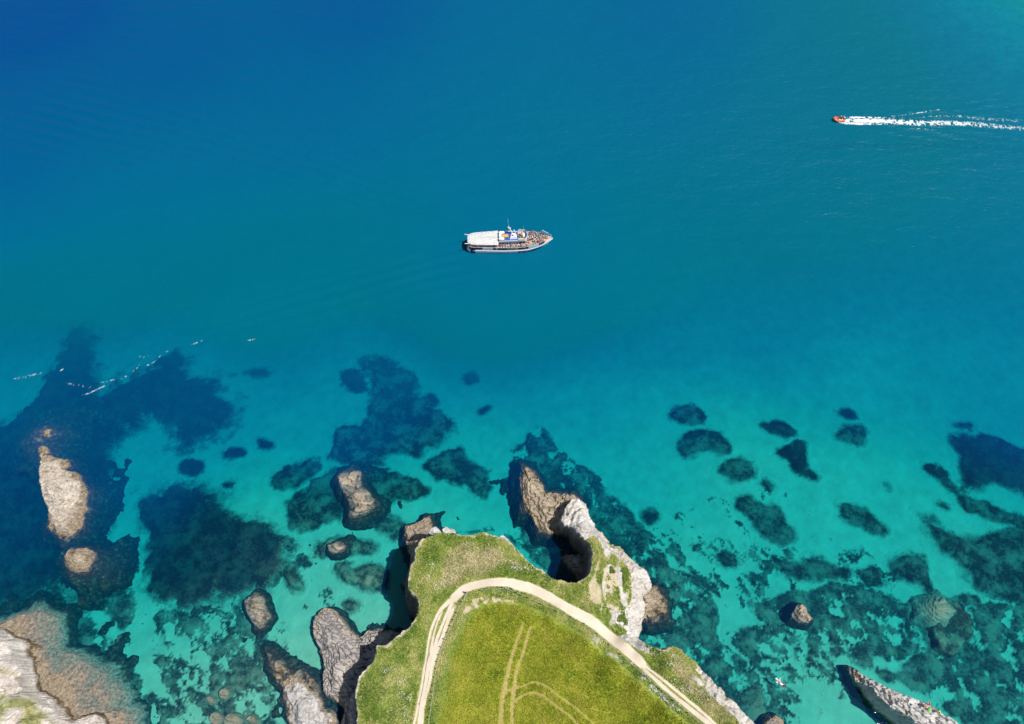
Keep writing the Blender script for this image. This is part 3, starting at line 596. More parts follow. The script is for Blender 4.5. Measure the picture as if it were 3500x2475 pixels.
# lower left shore
rock('rocky_shore', [(-120,2190,9),(0,2203,6),(29,2220,4.5),(71,2257,3.8),(83,2295,3.6),(87,2345,3.6),(141,2394,3),(187,2423,2.6),(216,2457,2.2),(249,2465,2),(308,2440,1.6),(341,2448,1.6),(355,2480,2),(370,2600,3),(-120,2600,12)],
     [(0,2260,8),(40,2330,8),(0,2400,11),(100,2420,6.5),(60,2475,10),(150,2470,5),(250,2500,4)], 'pale cliff corner with patchy turf at the lower left', None, slope=3.2, rough=.5, strata=(R(60), .4), seed=40, kind='structure')
shore = bpy.data.objects['rocky_shore']
rock('rock', [(-60,2130,.3),(0,2140,.2),(42,2112,.1),(125,2088,-.2),(190,2112,-.6),(205,2174,-.7),(190,2225,-.5),(249,2238,-.6),(333,2288,-.6),(395,2328,-.7),(432,2382,-.8),(416,2415,-.6),(333,2436,.1),(240,2470,.6),(120,2420,1.2),(60,2300,1.6),(-60,2260,1.5)],
     [(40,2160,.4),(100,2170,-.1),(60,2230,.8),(130,2290,.5),(180,2330,.3),(220,2380,.4),(300,2370,-.1),(270,2330,-.15),(340,2390,-.2),(150,2140,-.25),(200,2270,-.4)],
     'wide brown wave-washed platform below the pale cliff corner', shelf_mat, slope=0.9, rough=.3, strata=(R(70), .25), seed=42)
rock('rock', [(341,2440,-.1),(400,2430,-.3),(460,2440,-.5),(450,2500,-.3),(350,2500,.4)], [(380,2460,.3)], 'weedy brown rock at the bottom beside the pale cliff corner', shelf_mat, slope=.8, rough=.3, seed=43)
for bi, (u, v, ru, rv, lab) in enumerate([(735, 2455, 22, 20, 'left of three tan boulders in the shallows at the bottom'), (790, 2460, 34, 22, 'largest of three tan boulders in the shallows at the bottom'), (860, 2460, 18, 16, 'right of three tan boulders in the shallows at the bottom'),
        (765, 2370, 18, 18, 'tan boulder above the three boulders in the shallows'), (715, 2392, 14, 12, 'small tan boulder left of the trio in the shallows')]):
    pts = []
    for k in range(8):
        a = k / 8 * 2 * math.pi; q = 0.8 + 0.35 * random.Random(bi * 9 + k).random()
        pts.append((u + ru * q * math.cos(a), v + rv * q * math.sin(a), -.35))
    rock('boulder', pts, [(u, v, .1)], lab, tan_mat, slope=3.0, rough=.18, seed=60 + bi, cell=.16)

# ================================================================== HEADLAND
HT = 14.0
HOUT = [(1180,2760,13),(1228,2500,12.5),(1222,2440,12),(1215,2385,12),(1217,2360,12.5),(1226,2330,12.8),(1241,2304,13),(1264,2272,13),(1276,2243,13),(1288,2222,13),(1290,2209,13),(1314,2205,13),(1331,2199,13),(1349,2187,13.3),(1366,2170,13.3),(1399,2149,13.4),(1416,2126,13.4),(1426,2096,13.4),(1430,2073,13.2),(1426,2047,13),(1408,2028,12.6),(1396,2013,12.6),(1400,1980,13),(1403,1946,13),(1415,1904,13),(1419,1882,13),(1434,1858,13),(1446,1845,12.8),(1478,1830,12.6),(1508,1818,12.6),(1547,1818,12.6),(1584,1828,12.6),(1616,1830,12.6),(1636,1824,12.6),(1663,1821,12.6),(1680,1828,12.6),(1705,1833,12.6),(1734,1848,12.6),(1754,1862,12.6),(1783,1894,12.6),(1808,1922,12.6),(1830,1939,12.4),(1862,1959,12.2),(1894,1978,12),(1941,1991,11.8),(1971,1993,11.8),(2002,1970,11.6),(2019,1944,11.5),(2025,1888,11),(2021,1853,10.6),(1997,1840,9.8),(1976,1823,8.6),(1954,1802,7.2),(1925,1796,6),(1915,1775,5.4),(1925,1745,5.2),(1945,1718,4.8),(1967,1703,4.2),(2002,1724,3.6),(2015,1767,3.6),(2032,1806,4),(2071,1845,5),(2088,1866,5.4),(2114,1871,5),(2157,1914,4),(2196,1940,3),(2226,1987,2.4),(2224,2013,2.4),(2196,2043,2.4),(2200,2099,2.2),(2191,2159,2.4),(2176,2185,4),(2218,2202,9),(2270,2218,10.5),(2302,2211,10),(2330,2220,9.5),(2364,2251,9),(2392,2275,8.5),(2406,2303,8.5),(2445,2338,8.5),(2486,2376,8.5),(2525,2411,8.5),(2580,2474,8.5),(2760,2640,9),(2820,2760,9)]
HIN = [(1980,1740,6.2),(1990,1780,7.2),(2010,1810,8.6),(2045,1850,10),(2060,1900,11.2),(2050,1950,11.8),(2100,1900,9),(2100,1960,10),(2140,1940,6.6),(2150,2000,6.8),(2060,2010,12),(2100,2040,9.4),(2080,2090,11.2),(2130,2110,7.6),(2160,2060,5.4),(2190,1990,4.4),(2170,2130,5),(2130,2150,8.6),(2040,2070,13),(2150,2200,12.2),(2200,2230,12.8),(2290,2290,13),(2330,2270,11.8),(2370,2340,12.2),(2440,2400,12.6),(2500,2460,12.6),
       (1990,2020,13),(1940,2010,13),(1880,2000,13.2),(1800,1960,13.4)]
PL = [(1330,2300),(1300,2400),(1300,2500),(1400,2200),(1450,2100),(1460,2000),(1460,1920),(1500,1870),(1600,1870),(1700,1880),(1750,1930),(1700,2000),(1600,2100),(1500,2250),(1800,2100),(1900,2100),(1700,2300),(2000,2200),(1900,2350),(2100,2280),(2200,2350),(2000,2450),(2300,2440),(1500,2400),(1400,2450),(1700,2600),(2300,2650),(1400,2650),(2000,2620),(2400,2520)]
HIN += [(u, v, HT) for u, v in PL]
HO = PW(HOUT); HI = PW(HIN); HC = np.concatenate([HO, HI])
cell = 0.17
hx = np.arange(HO[:, 0].min() - 4.5, HO[:, 0].max() + 4.5, cell); hy = np.arange(-9.0, HO[:, 1].max() + 5, cell)
HX, HY = np.meshgrid(hx, hy)
hs0 = poly_sdf(HX, HY, HO[:, :2])
hs = hs0 + 0.45 * fbm(HX, HY, 1.8, 5, 71, 0.62)
hin = idw(HX, HY, HC, 3.2, 1.4); ez = idw(HX, HY, HO, 4.0, 0.8)
wside = sstep(8.0, 0.0, HX + 8.0 + 0 * HY) * (HY < 52)
steep = (14.0 - 8.0 * wside) + 3.0 * fbm(HX, HY, 4, 3, 73)
HZ = np.where(hs > 0, hin, ez + steep * hs)
def WP(pts): return PW([(p[0], p[1], HT) for p in pts])
# ---- cover masks
rock_poly = PW([(2096,1866,6),(2157,1914,4),(2196,1940,3),(2230,1987,2.4),(2228,2013,2.4),(2200,2043,2.4),(2204,2099,2.2),(2195,2159,2.4),(2176,2188,4),(2148,2164,7),(2114,2138,9),(2088,2103,11),(2131,2095,8),(2152,2056,6),(2157,1996,6),(2148,1952,6),(2131,1922,7),(2101,1879,6)])
mix_poly = PW([(2060,1940,11.5),(2085,1920,10.5),(2140,1950,7),(2157,1996,6.5),(2150,2060,6.5),(2131,2095,8),(2085,2100,11),(2060,2040,12),(2055,2000,12)])
nrock_poly = PW([(1900,1690,4),(1967,1698,4.2),(2006,1724,3.6),(2019,1767,3.6),(2040,1806,4),(2090,1862,5),(2060,1845,8),(2030,1832,9.5),(2000,1842,9.8),(1976,1823,8.6),(1940,1802,7),(1900,1790,5)])
se_poly = PW([(2392,2272,8.3),(2445,2334,8.3),(2525,2406,8.3),(2600,2480,8.5),(2760,2640,9),(2700,2640,10),(2540,2474,10.4),(2480,2410,10.4),(2420,2345,10.2),(2385,2290,9.6)])
wrk = (poly_sdf(HX, HY, rock_poly) + 0.7 * fbm(HX, HY, 2.5, 5, 80, .62))
wmx = (poly_sdf(HX, HY, mix_poly)); wnr = poly_sdf(HX, HY, nrock_poly) + 0.6 * fbm(HX, HY, 2, 4, 81); wse = poly_sdf(HX, HY, se_poly) + 0.9 * fbm(HX, HY, 2.4, 5, 82, .65)
mixn = fbm(HX, HY, 1.7, 5, 83, .65)
rockm = np.maximum.reduce([sstep(-.15, .25, wrk), sstep(-.15, .25, wnr), sstep(-.2, .3, wse), sstep(0, .3, wmx) * sstep(.22, .34, mixn)])
gyv, gxv = np.gradient(hin, cell); sl = np.sqrt(gxv ** 2 + gyv ** 2)
rockm = np.maximum(rockm, sstep(0.9, 1.4, sl + 0.5 * mixn))
rockm = np.where(hs < 0.05, 1.0, rockm)
rim = sstep(.55, .1, hs + 0.55 * fbm(HX, HY, 1.1, 4, 84))
# surface relief
st = ridged(HX, HY, R(58), 4.0, 0.9, 85) - 0.5
blk = np.round(fbm(HX, HY, 2.4, 2, 86) * 5) / 5
HZ = HZ + rockm * (0.55 * fbm(HX, HY, 2.2, 5, 87, .6) + 0.6 * st + 0.4 * blk + 0.3 * fbm(HX, HY, .7, 3, 187, .6) - 0.6 * sstep(.09, 0, np.abs(fbm(HX * .9 + HY * .4, HY * .9 - HX * .4, 3.0, 4, 188)))) * np.where(hs < 0, 1.5, 1.1)
HZ = HZ + (1 - rockm) * (0.16 * fbm(HX, HY, 3.0, 4, 88) + 0.10 * fbm(HX, HY, 0.7, 3, 89)) * sstep(0, 1, hs)
# ---- paths (photo px: u, v, width)
PATHS = {
 'main': [(1540,2056,26),(1554,2040,32),(1586,2012,32),(1618,1999,29),(1670,1990,29),(1734,1989,33),(1769,1996,36),(1820,2009,37),(1873,2035,37),(1943,2075,38),(2014,2110,40),(2067,2145,41),(2120,2187,41),(2171,2233,38),(2198,2260,34),(2216,2279,28)],
 'right_a': [(2205,2278,16),(2218,2293,14),(2270,2341,15),(2323,2387,16),(2375,2428,18),(2427,2470,20),(2480,2515,20),(2600,2620,20)],
 'right_b': [(2205,2264,14),(2225,2281,10),(2288,2331,11),(2357,2387,12),(2410,2432,12),(2455,2475,12),(2500,2515,12),(2620,2620,12)],
 'left_a': [(1548,2044,22),(1513,2073,15),(1492,2105,11),(1475,2146,10),(1464,2190,9),(1457,2240,9),(1448,2292,9),(1440,2345,10),(1431,2389,8),(1423,2439,8),(1415,2475,8),(1395,2560,8)],
 'left_b': [(1510,2090,8),(1495,2123,9),(1483,2164,8),(1475,2205,10),(1470,2236,10)],
 'left_c': [(1545,2056,16),(1527,2097,12),(1510,2137,11),(1495,2175,12),(1483,2219,14),(1469,2257,18),(1460,2298,14),(1451,2351,13),(1444,2395,16),(1440,2435,20),(1436,2475,22),(1425,2560,22)],
 'left_d': [(1551,2073,18),(1533,2114,14),(1516,2164,15),(1501,2202,16),(1486,2240,20),(1475,2281,16),(1469,2328,12),(1457,2374,11),(1448,2420,10)],
}
pxm = FPX / (CAMZ - HT) * 0.97
def world_ribbon(pts, z=HT):
    c = catmull(pts, 5); w = P(c[:, 0], c[:, 1], z); return np.column_stack([w[:, 0], w[:, 1], c[:, 2] / pxm / 2])
RIB = {k: world_ribbon(v) for k, v in PATHS.items()}
for k in RIB:
    if k == 'main': RIB[k][:, 2] *= 0.86
    if k != 'main': RIB[k][:, 2] = np.maximum(RIB[k][:, 2] * 0.9 - 0.04, 0.12)
patH = np.maximum.reduce([ribbon_sdf(HX, HY, r) for r in RIB.values()])
patN = patH + 0.09 * fbm(HX, HY, 0.8, 4, 90)
flat = sstep(-0.9, 0.1, patH)
HZ = HZ * (1 - flat) + (hin - 0.05) * flat
# ridge footpath, dry ground, field
foot = world_ribbon([(2035,1840,9),(2048,1870,9),(2050,1900,10),(2042,1935,11),(2035,1965,14),(2028,1995,34),(2034,2020,46),(2036,2045,44)], 11.5)
foot2 = world_ribbon([(2048,1914,7),(2080,1912,7),(2105,1922,7)], 10.5)
footf = np.maximum(ribbon_sdf(HX, HY, foot), ribbon_sdf(HX, HY, foot2)) + 0.35 * fbm(HX, HY, 1.6, 4, 91)
FENCE_L = [(1602,2023),(1586,2053),(1568,2091),(1557,2116),(1546,2136),(1538,2159),(1526,2181),(1516,2208),(1507,2234),(1502,2258),(1497,2282),(1492,2312),(1489,2338),(1486,2363),(1482,2392),(1478,2421),(1473,2450),(1469,2480)]
FENCE_R = [(1650,2015),(1685,2012),(1731,2008),(1772,2023),(1811,2040),(1855,2060),(1907,2084),(1957,2106),(2001,2127),(2046,2162),(2086,2199),(2126,2232),(2170,2273),(2215,2310),(2258,2348),(2307,2390),(2354,2432),(2406,2474)]
crop_poly = WP([(1430,2760),(1488,2480),(1505,2390),(1520,2290),(1545,2210),(1575,2140),(1610,2090),(1650,2062),(1720,2050),(1790,2060),(1860,2092),(1960,2142),(2040,2195),(2110,2255),(2190,2325),(2270,2390),(2370,2480),(2480,2580),(2560,2760)])
cropf = poly_sdf(HX, HY, crop_poly) + 0.4 * fbm(HX, HY, 2.0, 4, 92)
TRAM = [[(1791,2129,5),(1773,2175,8),(1753,2234,9),(1738,2292,10),(1726,2351,13),(1717,2395,13),(1712,2475,13),(1710,2600,13)],
        [(1816,2140,5),(1800,2190,7),(1788,2234,8),(1767,2292,9),(1758,2351,11),(1751,2409,10),(1750,2475,9),(1750,2600,9)],
        [(1718,2395,4),(1731,2366,5),(1758,2354,6),(1800,2341,5),(1821,2331,5),(1852,2338,5),(1887,2359,5),(1922,2387,4),(1967,2418,4),(2009,2453,4),(2040,2485,4)],
        [(1751,2430,5),(1758,2405,5),(1770,2389,6),(1800,2372,6),(1831,2368,6),(1859,2381,5),(1905,2415,5),(1950,2449,5),(1980,2480,5)]]
tramf = np.maximum.reduce([ribbon_sdf(HX, HY, world_ribbon(q)) for q in TRAM]) + 0.12 * fbm(HX, HY, 0.7, 4, 93)
soil_poly = WP([(1590,2068),(1620,2045),(1655,2040),(1690,2043),(1760,2048),(1765,2056),(1690,2056),(1650,2068),(1610,2088),(1585,2090)])
soilf = np.minimum(poly_sdf(HX, HY, soil_poly) + 0.7 * fbm(HX, HY, 1.3, 4, 94, .62), (fbm(HX, HY, 1.0, 4, 95) + .12) * 3)
dry_poly = WP([(1500,1900),(1530,1865),(1600,1850),(1700,1850),(1760,1890),(1800,1935),(1740,1950),(1660,1965),(1600,1985),(1540,2020),(1480,2030),(1490,1960)])
dryf = poly_sdf(HX, HY, dry_poly) + 1.6 * fbm(HX, HY, 3, 5, 96, .6)
dry = np.maximum(sstep(-.5, 1.5, dryf), 0)
dry = np.maximum(dry, 0.8 * sstep(-.6, 1.0, poly_sdf(HX, HY, WP([(2310,2215),(2340,2235),(2400,2310),(2500,2410),(2560,2480),(2480,2470),(2400,2390),(2330,2330),(2280,2270)])) + 1.3 * fbm(HX, HY, 2.5, 5, 97)))
att = {'rock': rockm, 'path': 0.6 * sstep(-.10, .06, patN), 'dust': np.maximum.reduce([0.85 * sstep(-.2, .35, footf), 0.9 * sstep(0, .4, wmx) * sstep(-.10, .02, mixn), sstep(-.05, .1, soilf), 0.6 * rim * (1 - rockm)]), 'wall_shade': sstep(0.05, -0.35, hs) * sstep(-3.5, -3.0, -HX * 0 - 0.0 * HY - np.where((HX > 14) & (hs0 < .3) & (HY > 24) & (HX > 21), 9.0, 0.0)),
       'crop': sstep(-.4, 1.4, cropf), 'lush': sstep(-2.2, -.3, cropf) * sstep(2.6, .2, cropf) * sstep(-3.2, 3.0, -HX - 6.0 + 0 * HY) * (0.5 + 0.9 * np.clip(fbm(HX, HY, 2.0, 4, 98) + .3, 0, 1)), 'straw': sstep(-.06, .06, tramf) * (cropf > 0), 'dry': dry}
zb = seabed_z(HX, HY) - 0.3

def land_mat(name, pale, mid, dark, strata):
    t = NT(name)
    n1 = t.noise(0.28, 5, 0.6); n2 = t.noise(1.4, 6, 0.7); n3 = t.noise(5.0, 4, 0.7)
    g = t.ramp(n1, [(0.30, (0.13, 0.21, 0.035)), (0.50, (0.31, 0.35, 0.08)), (0.66, (0.50, 0.44, 0.20))])
    g = t.mix(t.ramp(n2, [(0.40, 0.8), (0.55, 0.0)]), g, (0.14, 0.20, 0.04))
    dr = t.ramp(n2, [(0.36, (0.20, 0.24, 0.07)), (0.50, (0.38, 0.34, 0.17)), (0.66, (0.54, 0.45, 0.28))])
    g = t.mix(t.attr('dry'), g, dr)
    cr = t.ramp(n1, [(0.34, (0.215, 0.272, 0.026)), (0.56, (0.31, 0.342, 0.032)), (0.72, (0.39, 0.388, 0.05))])
    cr = t.mix(t.ramp(n3, [(0.38, 0.55), (0.56, 0.0)]), cr, (0.18, 0.20, 0.022))
    g = t.mix(t.attr('crop'), g, cr)
    g = t.mix(t.attr('lush'), g, t.ramp(n2, [(0.35, (0.09, 0.15, 0.03)), (0.6, (0.22, 0.30, 0.06))]))
    g = t.mix(t.attr('straw'), g, t.ramp(n3, [(0.36, (0.25, 0.21, 0.06)), (0.6, (0.48, 0.38, 0.15))]))
    g = t.mix(t.attr('dust'), g, t.ramp(n2, [(0.35, (0.44, 0.36, 0.24)), (0.65, (0.60, 0.50, 0.36))]))
    big = t.noise(0.22, 5, 0.6); fine = t.noise(2.4, 6, 0.7)
    stn = t.noise(1.0, 5, 0.65, vec=t.mapped((0, 0, -strata), (0.25, 2.2, 1.2)), dist=0.6)
    rk = t.ramp(big, [(0.34, mid), (0.62, pale)])
    rk = t.mix(t.math('MULTIPLY', t.ramp(stn, [(0.36, 1.0), (0.50, 0.0)]), 0.5), rk, dark)
    rk = t.mix(t.ramp(fine, [(0.30, 0.6), (0.5, 0.0)]), rk, tuple(x * 0.5 for x in mid))
    zz = t.math('ADD', t.zcoord(), t.math('MULTIPLY', t.math('SUBTRACT', t.noise(0.7, 5, 0.65), 0.5), 2.6))
    f1 = t.n('ShaderNodeMapRange'); f1.interpolation_type = 'SMOOTHSTEP'; f1.inputs[1].default_value = 2.0; f1.inputs[2].default_value = 0.6; t.l(zz, f1.inputs[0])
    rk = t.mix(f1.outputs[0], rk, t.ramp(fine, [(0.35, (0.05, 0.04, 0.025)), (0.6, (0.20, 0.145, 0.08))]))
    rk = t.mix(t.math('MULTIPLY', t.attr('wall_shade'), 0.9), rk, t.ramp(fine, [(0.38, (0.035, 0.034, 0.036)), (0.66, (0.17, 0.16, 0.15))]))  # slate walls below the brink: shade of cliff and cave painted into the colour
    col = t.mix(t.attr('rock'), g, rk)
    col = t.mix(t.attr('path'), col, t.ramp(n2, [(0.3, (0.56, 0.47, 0.36)), (0.7, (0.66, 0.57, 0.46))]))
    nb = t.bump(t.math('ADD', n3, t.math('MULTIPLY', fine, 1.4)), 0.6, 0.15)
    return t.pbr(col, 0.92, nb, 0.12)
land = land_mat('headland_mat', (0.70, 0.665, 0.62), (0.50, 0.45, 0.39), (0.17, 0.16, 0.16), R(58))
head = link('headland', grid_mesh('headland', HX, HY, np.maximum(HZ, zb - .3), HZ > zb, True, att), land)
tag(head, 'grass topped headland with crop field, cliffs and a collapsed cave', None, None, 'structure')
# lower-left shore: turf patches
me = shore.data; n = len(me.vertices); co = np.zeros(n * 3, np.float32); me.vertices.foreach_get('co', co); co = co.reshape(-1, 3)
O = PW([(-120,2260,9),(0,2290,9),(40,2330,8),(80,2380,7),(130,2430,6),(180,2475,5),(230,2600,5),(-120,2600,11)])
turf = sstep(-.3, .5, np.minimum(poly_sdf(co[:, 0], co[:, 1], O[:, :2]), 2.5 * (fbm(co[:, 0], co[:, 1], 2.2, 5, 101, .65) + .10)))
for an, av in (('rock', 1 - turf), ('dry', turf * 0.6)):
    a = me.attributes.new(an, 'FLOAT', 'POINT'); a.data.foreach_set('value', av.astype(np.float32))
me.materials.append(land_mat('shore_mat', (0.74, 0.68, 0.62), (0.56, 0.49, 0.43), (0.22, 0.20, 0.19), R(60)))

def bil(A, x, y):
    fx = np.clip((np.asarray(x) - hx[0]) / cell, 0, len(hx) - 1.01); fy = np.clip((np.asarray(y) - hy[0]) / cell, 0, len(hy) - 1.01)
    i = fx.astype(int); j = fy.astype(int); a = fx - i; b = fy - j
    return A[j, i] * (1 - a) * (1 - b) + A[j, i + 1] * a * (1 - b) + A[j + 1, i] * (1 - a) * b + A[j + 1, i + 1] * a * b

# ---- the sandy track as a sheet of its own just above the turf
t = NT('track_mat'); n1 = t.noise(0.6, 5, 0.6); n2 = t.noise(6.0, 4, 0.7)
tc = t.ramp(n1, [(0.3, (0.60, 0.50, 0.385)), (0.7, (0.72, 0.62, 0.50))]); tc = t.mix(t.ramp(n2, [(0.34, 0.45), (0.5, 0.0)]), tc, (0.48, 0.39, 0.29))
track_mat = t.pbr(tc, 0.95, t.bump(n2, 0.4, 0.05), 0.1)
Vp, Fp = [], []
for ki, (k, rb) in enumerate(RIB.items()):
    q = densify(rb, 0.22); n = len(q); base_i = len(Vp); tg = np.gradient(q[:, :2], axis=0); tg /= np.linalg.norm(tg, axis=1)[:, None] + 1e-9
    arc = np.concatenate([[0], np.cumsum(np.linalg.norm(np.diff(q[:, :2], axis=0), axis=1))])
    wl_ = q[:, 2] * 0.97 + 0.10 * fbm(arc, arc * 0 + 3.1 + ki, 0.7, 4, 140); wr_ = q[:, 2] * 0.97 + 0.10 * fbm(arc, arc * 0 + 7.7 + ki, 0.7, 4, 141)
    endf = np.minimum(1, np.minimum(arc, arc[-1] - arc) / 0.8 + 0.15)
    for i in range(n):
        for c in range(7):
            f = c / 6; o_ = (-wl_[i] * (1 - f) + wr_[i] * f) * endf[i]
            Vp.append((q[i, 0] - tg[i, 1] * o_, q[i, 1] + tg[i, 0] * o_, ki))
    for i in range(n - 1):
        for c in range(6):
            a = base_i + i * 7 + c; Fp.append((a, a + 1, a + 8, a + 7))
Vp = np.array(Vp); Vp[:, 2] = bil(HZ, Vp[:, 0], Vp[:, 1]) + 0.045 + 0.004 * Vp[:, 2]
track = link('path', np_mesh('path', Vp, np.array(Fp), True), track_mat)
tag(track, 'pale sandy track curving around the crop field', None, None, 'structure')

# ---- turf and crop blades
rng = np.random.RandomState(5)
def blades(name, n, keep, hmin, hmax, wid, lean, cols, label, seedcol, per=3):
    x = rng.uniform(hx[0], hx[-1], n * 3); y = rng.uniform(max(hy[0], -6), hy[-1], n * 3)
    k = keep(x, y); x = x[k][:n]; y = y[k][:n]; m = len(x)
    z = bil(HZ, x, y) - 0.03
    V = np.zeros((m, per, 3, 3), np.float32); T = np.zeros((m, per, 3), np.float32)
    tint = np.clip(0.47 + 0.6 * fbm(x, y, 1.6, 4, seedcol, .65) + 0.5 * fbm(x, y, 6.0, 3, seedcol + 1) + rng.normal(0, .17, m), 0, 1)
    for p in range(per):
        a = rng.uniform(0, 2 * np.pi, m); h = rng.uniform(hmin, hmax, m); w = wid * rng.uniform(.6, 1.4, m)
        lx = lean * h * np.cos(a + 1.2) - 0.25 * h; ly = lean * h * np.sin(a + 1.2)
        V[:, p, 0] = np.stack([x - w * np.cos(a), y - w * np.sin(a), z], -1)
        V[:, p, 1] = np.stack([x + w * np.cos(a), y + w * np.sin(a), z], -1)
        V[:, p, 2] = np.stack([x + lx, y + ly, z + h], -1)
        T[:, p] = (tint + rng.normal(0, .1, m))[:, None]
    V = V.reshape(-1, 3); F = np.arange(len(V)).reshape(-1, 3)
    t = NT(name + '_mat'); c = t.ramp(t.attr('tint'), [(i / (len(cols) - 1), q) for i, q in enumerate(cols)])
    mm = t.pbr(c, 0.8, None, 0.15)
    o = link(name, np_mesh(name, V, F, False, {'tint': np.clip(T, 0, 1).ravel()}), mm)
    return tag(o, label, None, None, 'stuff')
G = {k: v for k, v in att.items()}
def k_grass(x, y):
    r = rng.rand(len(x))
    return (bil(hs, x, y) > 0.15) & (bil(G['rock'], x, y) < .45) & (bil(patN, x, y) < -.05 - .2 * r) & (bil(G['dust'], x, y) < .35 + .2 * r) & (bil(cropf, x, y) < 0) & (bil(G['dry'], x, y) < r * 1.2)
def k_dry(x, y):
    r = rng.rand(len(x))
    return (bil(hs, x, y) > 0.15) & (bil(G['rock'], x, y) < .6) & (bil(patN, x, y) < -.1) & (bil(G['dust'], x, y) < .4) & (bil(cropf, x, y) < 0) & (bil(G['dry'], x, y) > .3 + .4 * r)
def k_crop(x, y):
    r = rng.rand(len(x))
    return (bil(cropf, x, y) > 0.1 + 1.0 * r) & (bil(tramf, x, y) < -.02 - .12 * r) & (bil(hs, x, y) > .3)
blades('grass', 105000, k_grass, .10, .34, .05, .7, [(0.07, 0.15, 0.02), (0.19, 0.28, 0.045), (0.35, 0.39, 0.09), (0.60, 0.52, 0.26)], 'long green coastal grass covering the headland', 111)
blades('dry_grass', 46000, k_dry, .14, .42, .05, .9, [(0.17, 0.22, 0.06), (0.36, 0.34, 0.15), (0.58, 0.48, 0.28), (0.70, 0.60, 0.41)], 'bleached tussock grass on the seaward side of the track', 112)
blades('crop', 100000, k_crop, .18, .40, .045, .45, [(0.165, 0.238, 0.021), (0.305, 0.352, 0.030), (0.405, 0.412, 0.047), (0.54, 0.487, 0.11)], 'ripening cereal crop filling the field', 113, 3)

# ---- white wildflowers
FL = [(1345,2290,28,22),(1375,2320,22,20),(1365,2370,14,12),(1395,2385,16,14),(1385,2440,14,16),(1350,2340,20,14),(1310,2290,12,10),(1360,1930,3,3),(1478,1932,12,12),(1464,1965,6,8),(1484,2005,10,6),(1770,1940,22,9),(1800,1935,20,8),(1760,1937,14,6),(1510,1995,8,10),
      (2230,2345,12,10),(2245,2360,18,10),(2280,2390,10,12),(2265,2375,12,8),(2310,2330,14,12),(2345,2350,18,10),(2360,2358,24,12),(2330,2405,8,8),(2225,2205,24,8),(2250,2222,26,8),(2300,2265,10,12),(2325,2235,16,8),(2370,2330,14,18),(2390,2395,18,12),(2410,2360,14,14)]
FL2 = [(2228,2345,10,8),(2245,2358,12,6),(2272,2385,16,10),(2300,2412,10,8),(2320,2425,8,6),(2200,2318,10,6),(2165,2262,8,6),(2210,2300,8,5)]
rf = np.random.RandomState(9); Vf, Ff = [], []
for (u, v, su, sv), cnt in [(q, 20) for q in FL] + [(q, 26) for q in FL2]:
    for _ in range(cnt):
        w = P(u + rf.normal(0, su * .6), v + rf.normal(0, sv * .6), HT)
        if bil(hs, [w[0]], [w[1]])[0] < .3 or bil(patN, [w[0]], [w[1]])[0] > -.1: continue
        z = bil(HZ, [w[0]], [w[1]])[0] + rf.uniform(.22, .38); r = rf.uniform(.03, .065); b = len(Vf)
        tx, ty = rf.uniform(-.4, .4, 2)
        Vf.append((w[0], w[1], z + .02))
        for k in range(5): Vf.append((w[0] + r * math.cos(k * 1.2566), w[1] + r * math.sin(k * 1.2566), z + r * (tx * math.cos(k * 1.2566) + ty * math.sin(k * 1.2566))))
        for k in range(5): Ff.append((b, b + 1 + k, b + 1 + (k + 1) % 5))
t = NT('petal_mat'); pet = t.pbr(t.ramp(t.noise(9, 2), [(0.3, (0.66, 0.62, 0.64)), (0.7, (0.82, 0.80, 0.80))]), .8, None, .2)
tag(link('wildflowers', np_mesh('wildflowers', np.array(Vf), np.array(Ff)), pet), 'scattered clumps of small white wildflowers in the cliff grass', None, None, 'stuff')

# ---- low green bushes on the white cliff (scrubby mats of leaves)
def bush(u, v, z, r, label, seed):
    c = P(u, v, z); rg = np.random.RandomState(seed); m = 420
    a = rg.uniform(0, 2 * np.pi, m); q = np.sqrt(rg.rand(m)) * r * (0.75 + 0.35 * np.sin(a * 3 + seed)); x = c[0] + q * np.cos(a); y = c[1] + 1.5 * q * np.sin(a)
    zz = bil(HZ, x, y) + 0.45 * np.sqrt(np.clip(1 - (q / r) ** 2, 0, 1)) * rg.uniform(.5, 1, m)
    V = np.zeros((m, 4, 3)); b = rg.uniform(0, 6.28, m); s = rg.uniform(.06, .12, m); ti = rg.uniform(-.5, .5, m)
    for k in range(4):
        an = b + k * np.pi / 2; V[:, k] = np.stack([x + s * np.cos(an), y + s * np.sin(an), zz + s * ti * np.cos(an)], -1)
    V = V.reshape(-1, 3); F = np.arange(len(V)).reshape(-1, 4)
    o = empty('bush', (c[0], c[1], float(bil(HZ, [c[0]], [c[1]])[0])))
    V = V - np.array(o.location)
    link('foliage', np_mesh('foliage', V, F, False), leaf_mat, o)
    mb = MB()
    for k in range(4): mb.tube([(0, 0, -.1), (.25 * r * math.cos(k * 1.57), .3 * r * math.sin(k * 1.57), .35)], [.03, .012], 5)
    mb.build('stem', bark_mat, o); return tag(o, label, 'bush')
t = NT('leaf_mat'); leaf_mat = t.pbr(t.ramp(t.noise(3, 4), [(0.35, (0.04, 0.085, 0.012)), (0.65, (0.13, 0.19, 0.03))]), .8, None, .2)
bark_mat = paint('bark_mat', (0.12, 0.09, 0.06), .9)
bush(2137, 1962, 7.2, .8, 'upper dark green bush on the white cliff', 1)
bush(2136, 1974, 7.2, .7, 'lower dark green bush on the white cliff', 2)
bush(2092, 1948, 10, .55, 'small green bush on the bare ground beside the ridge path', 3)
bush(2130, 2110, 8, 1.0, 'green bush at the foot of the turf bank above the white cliff', 4)

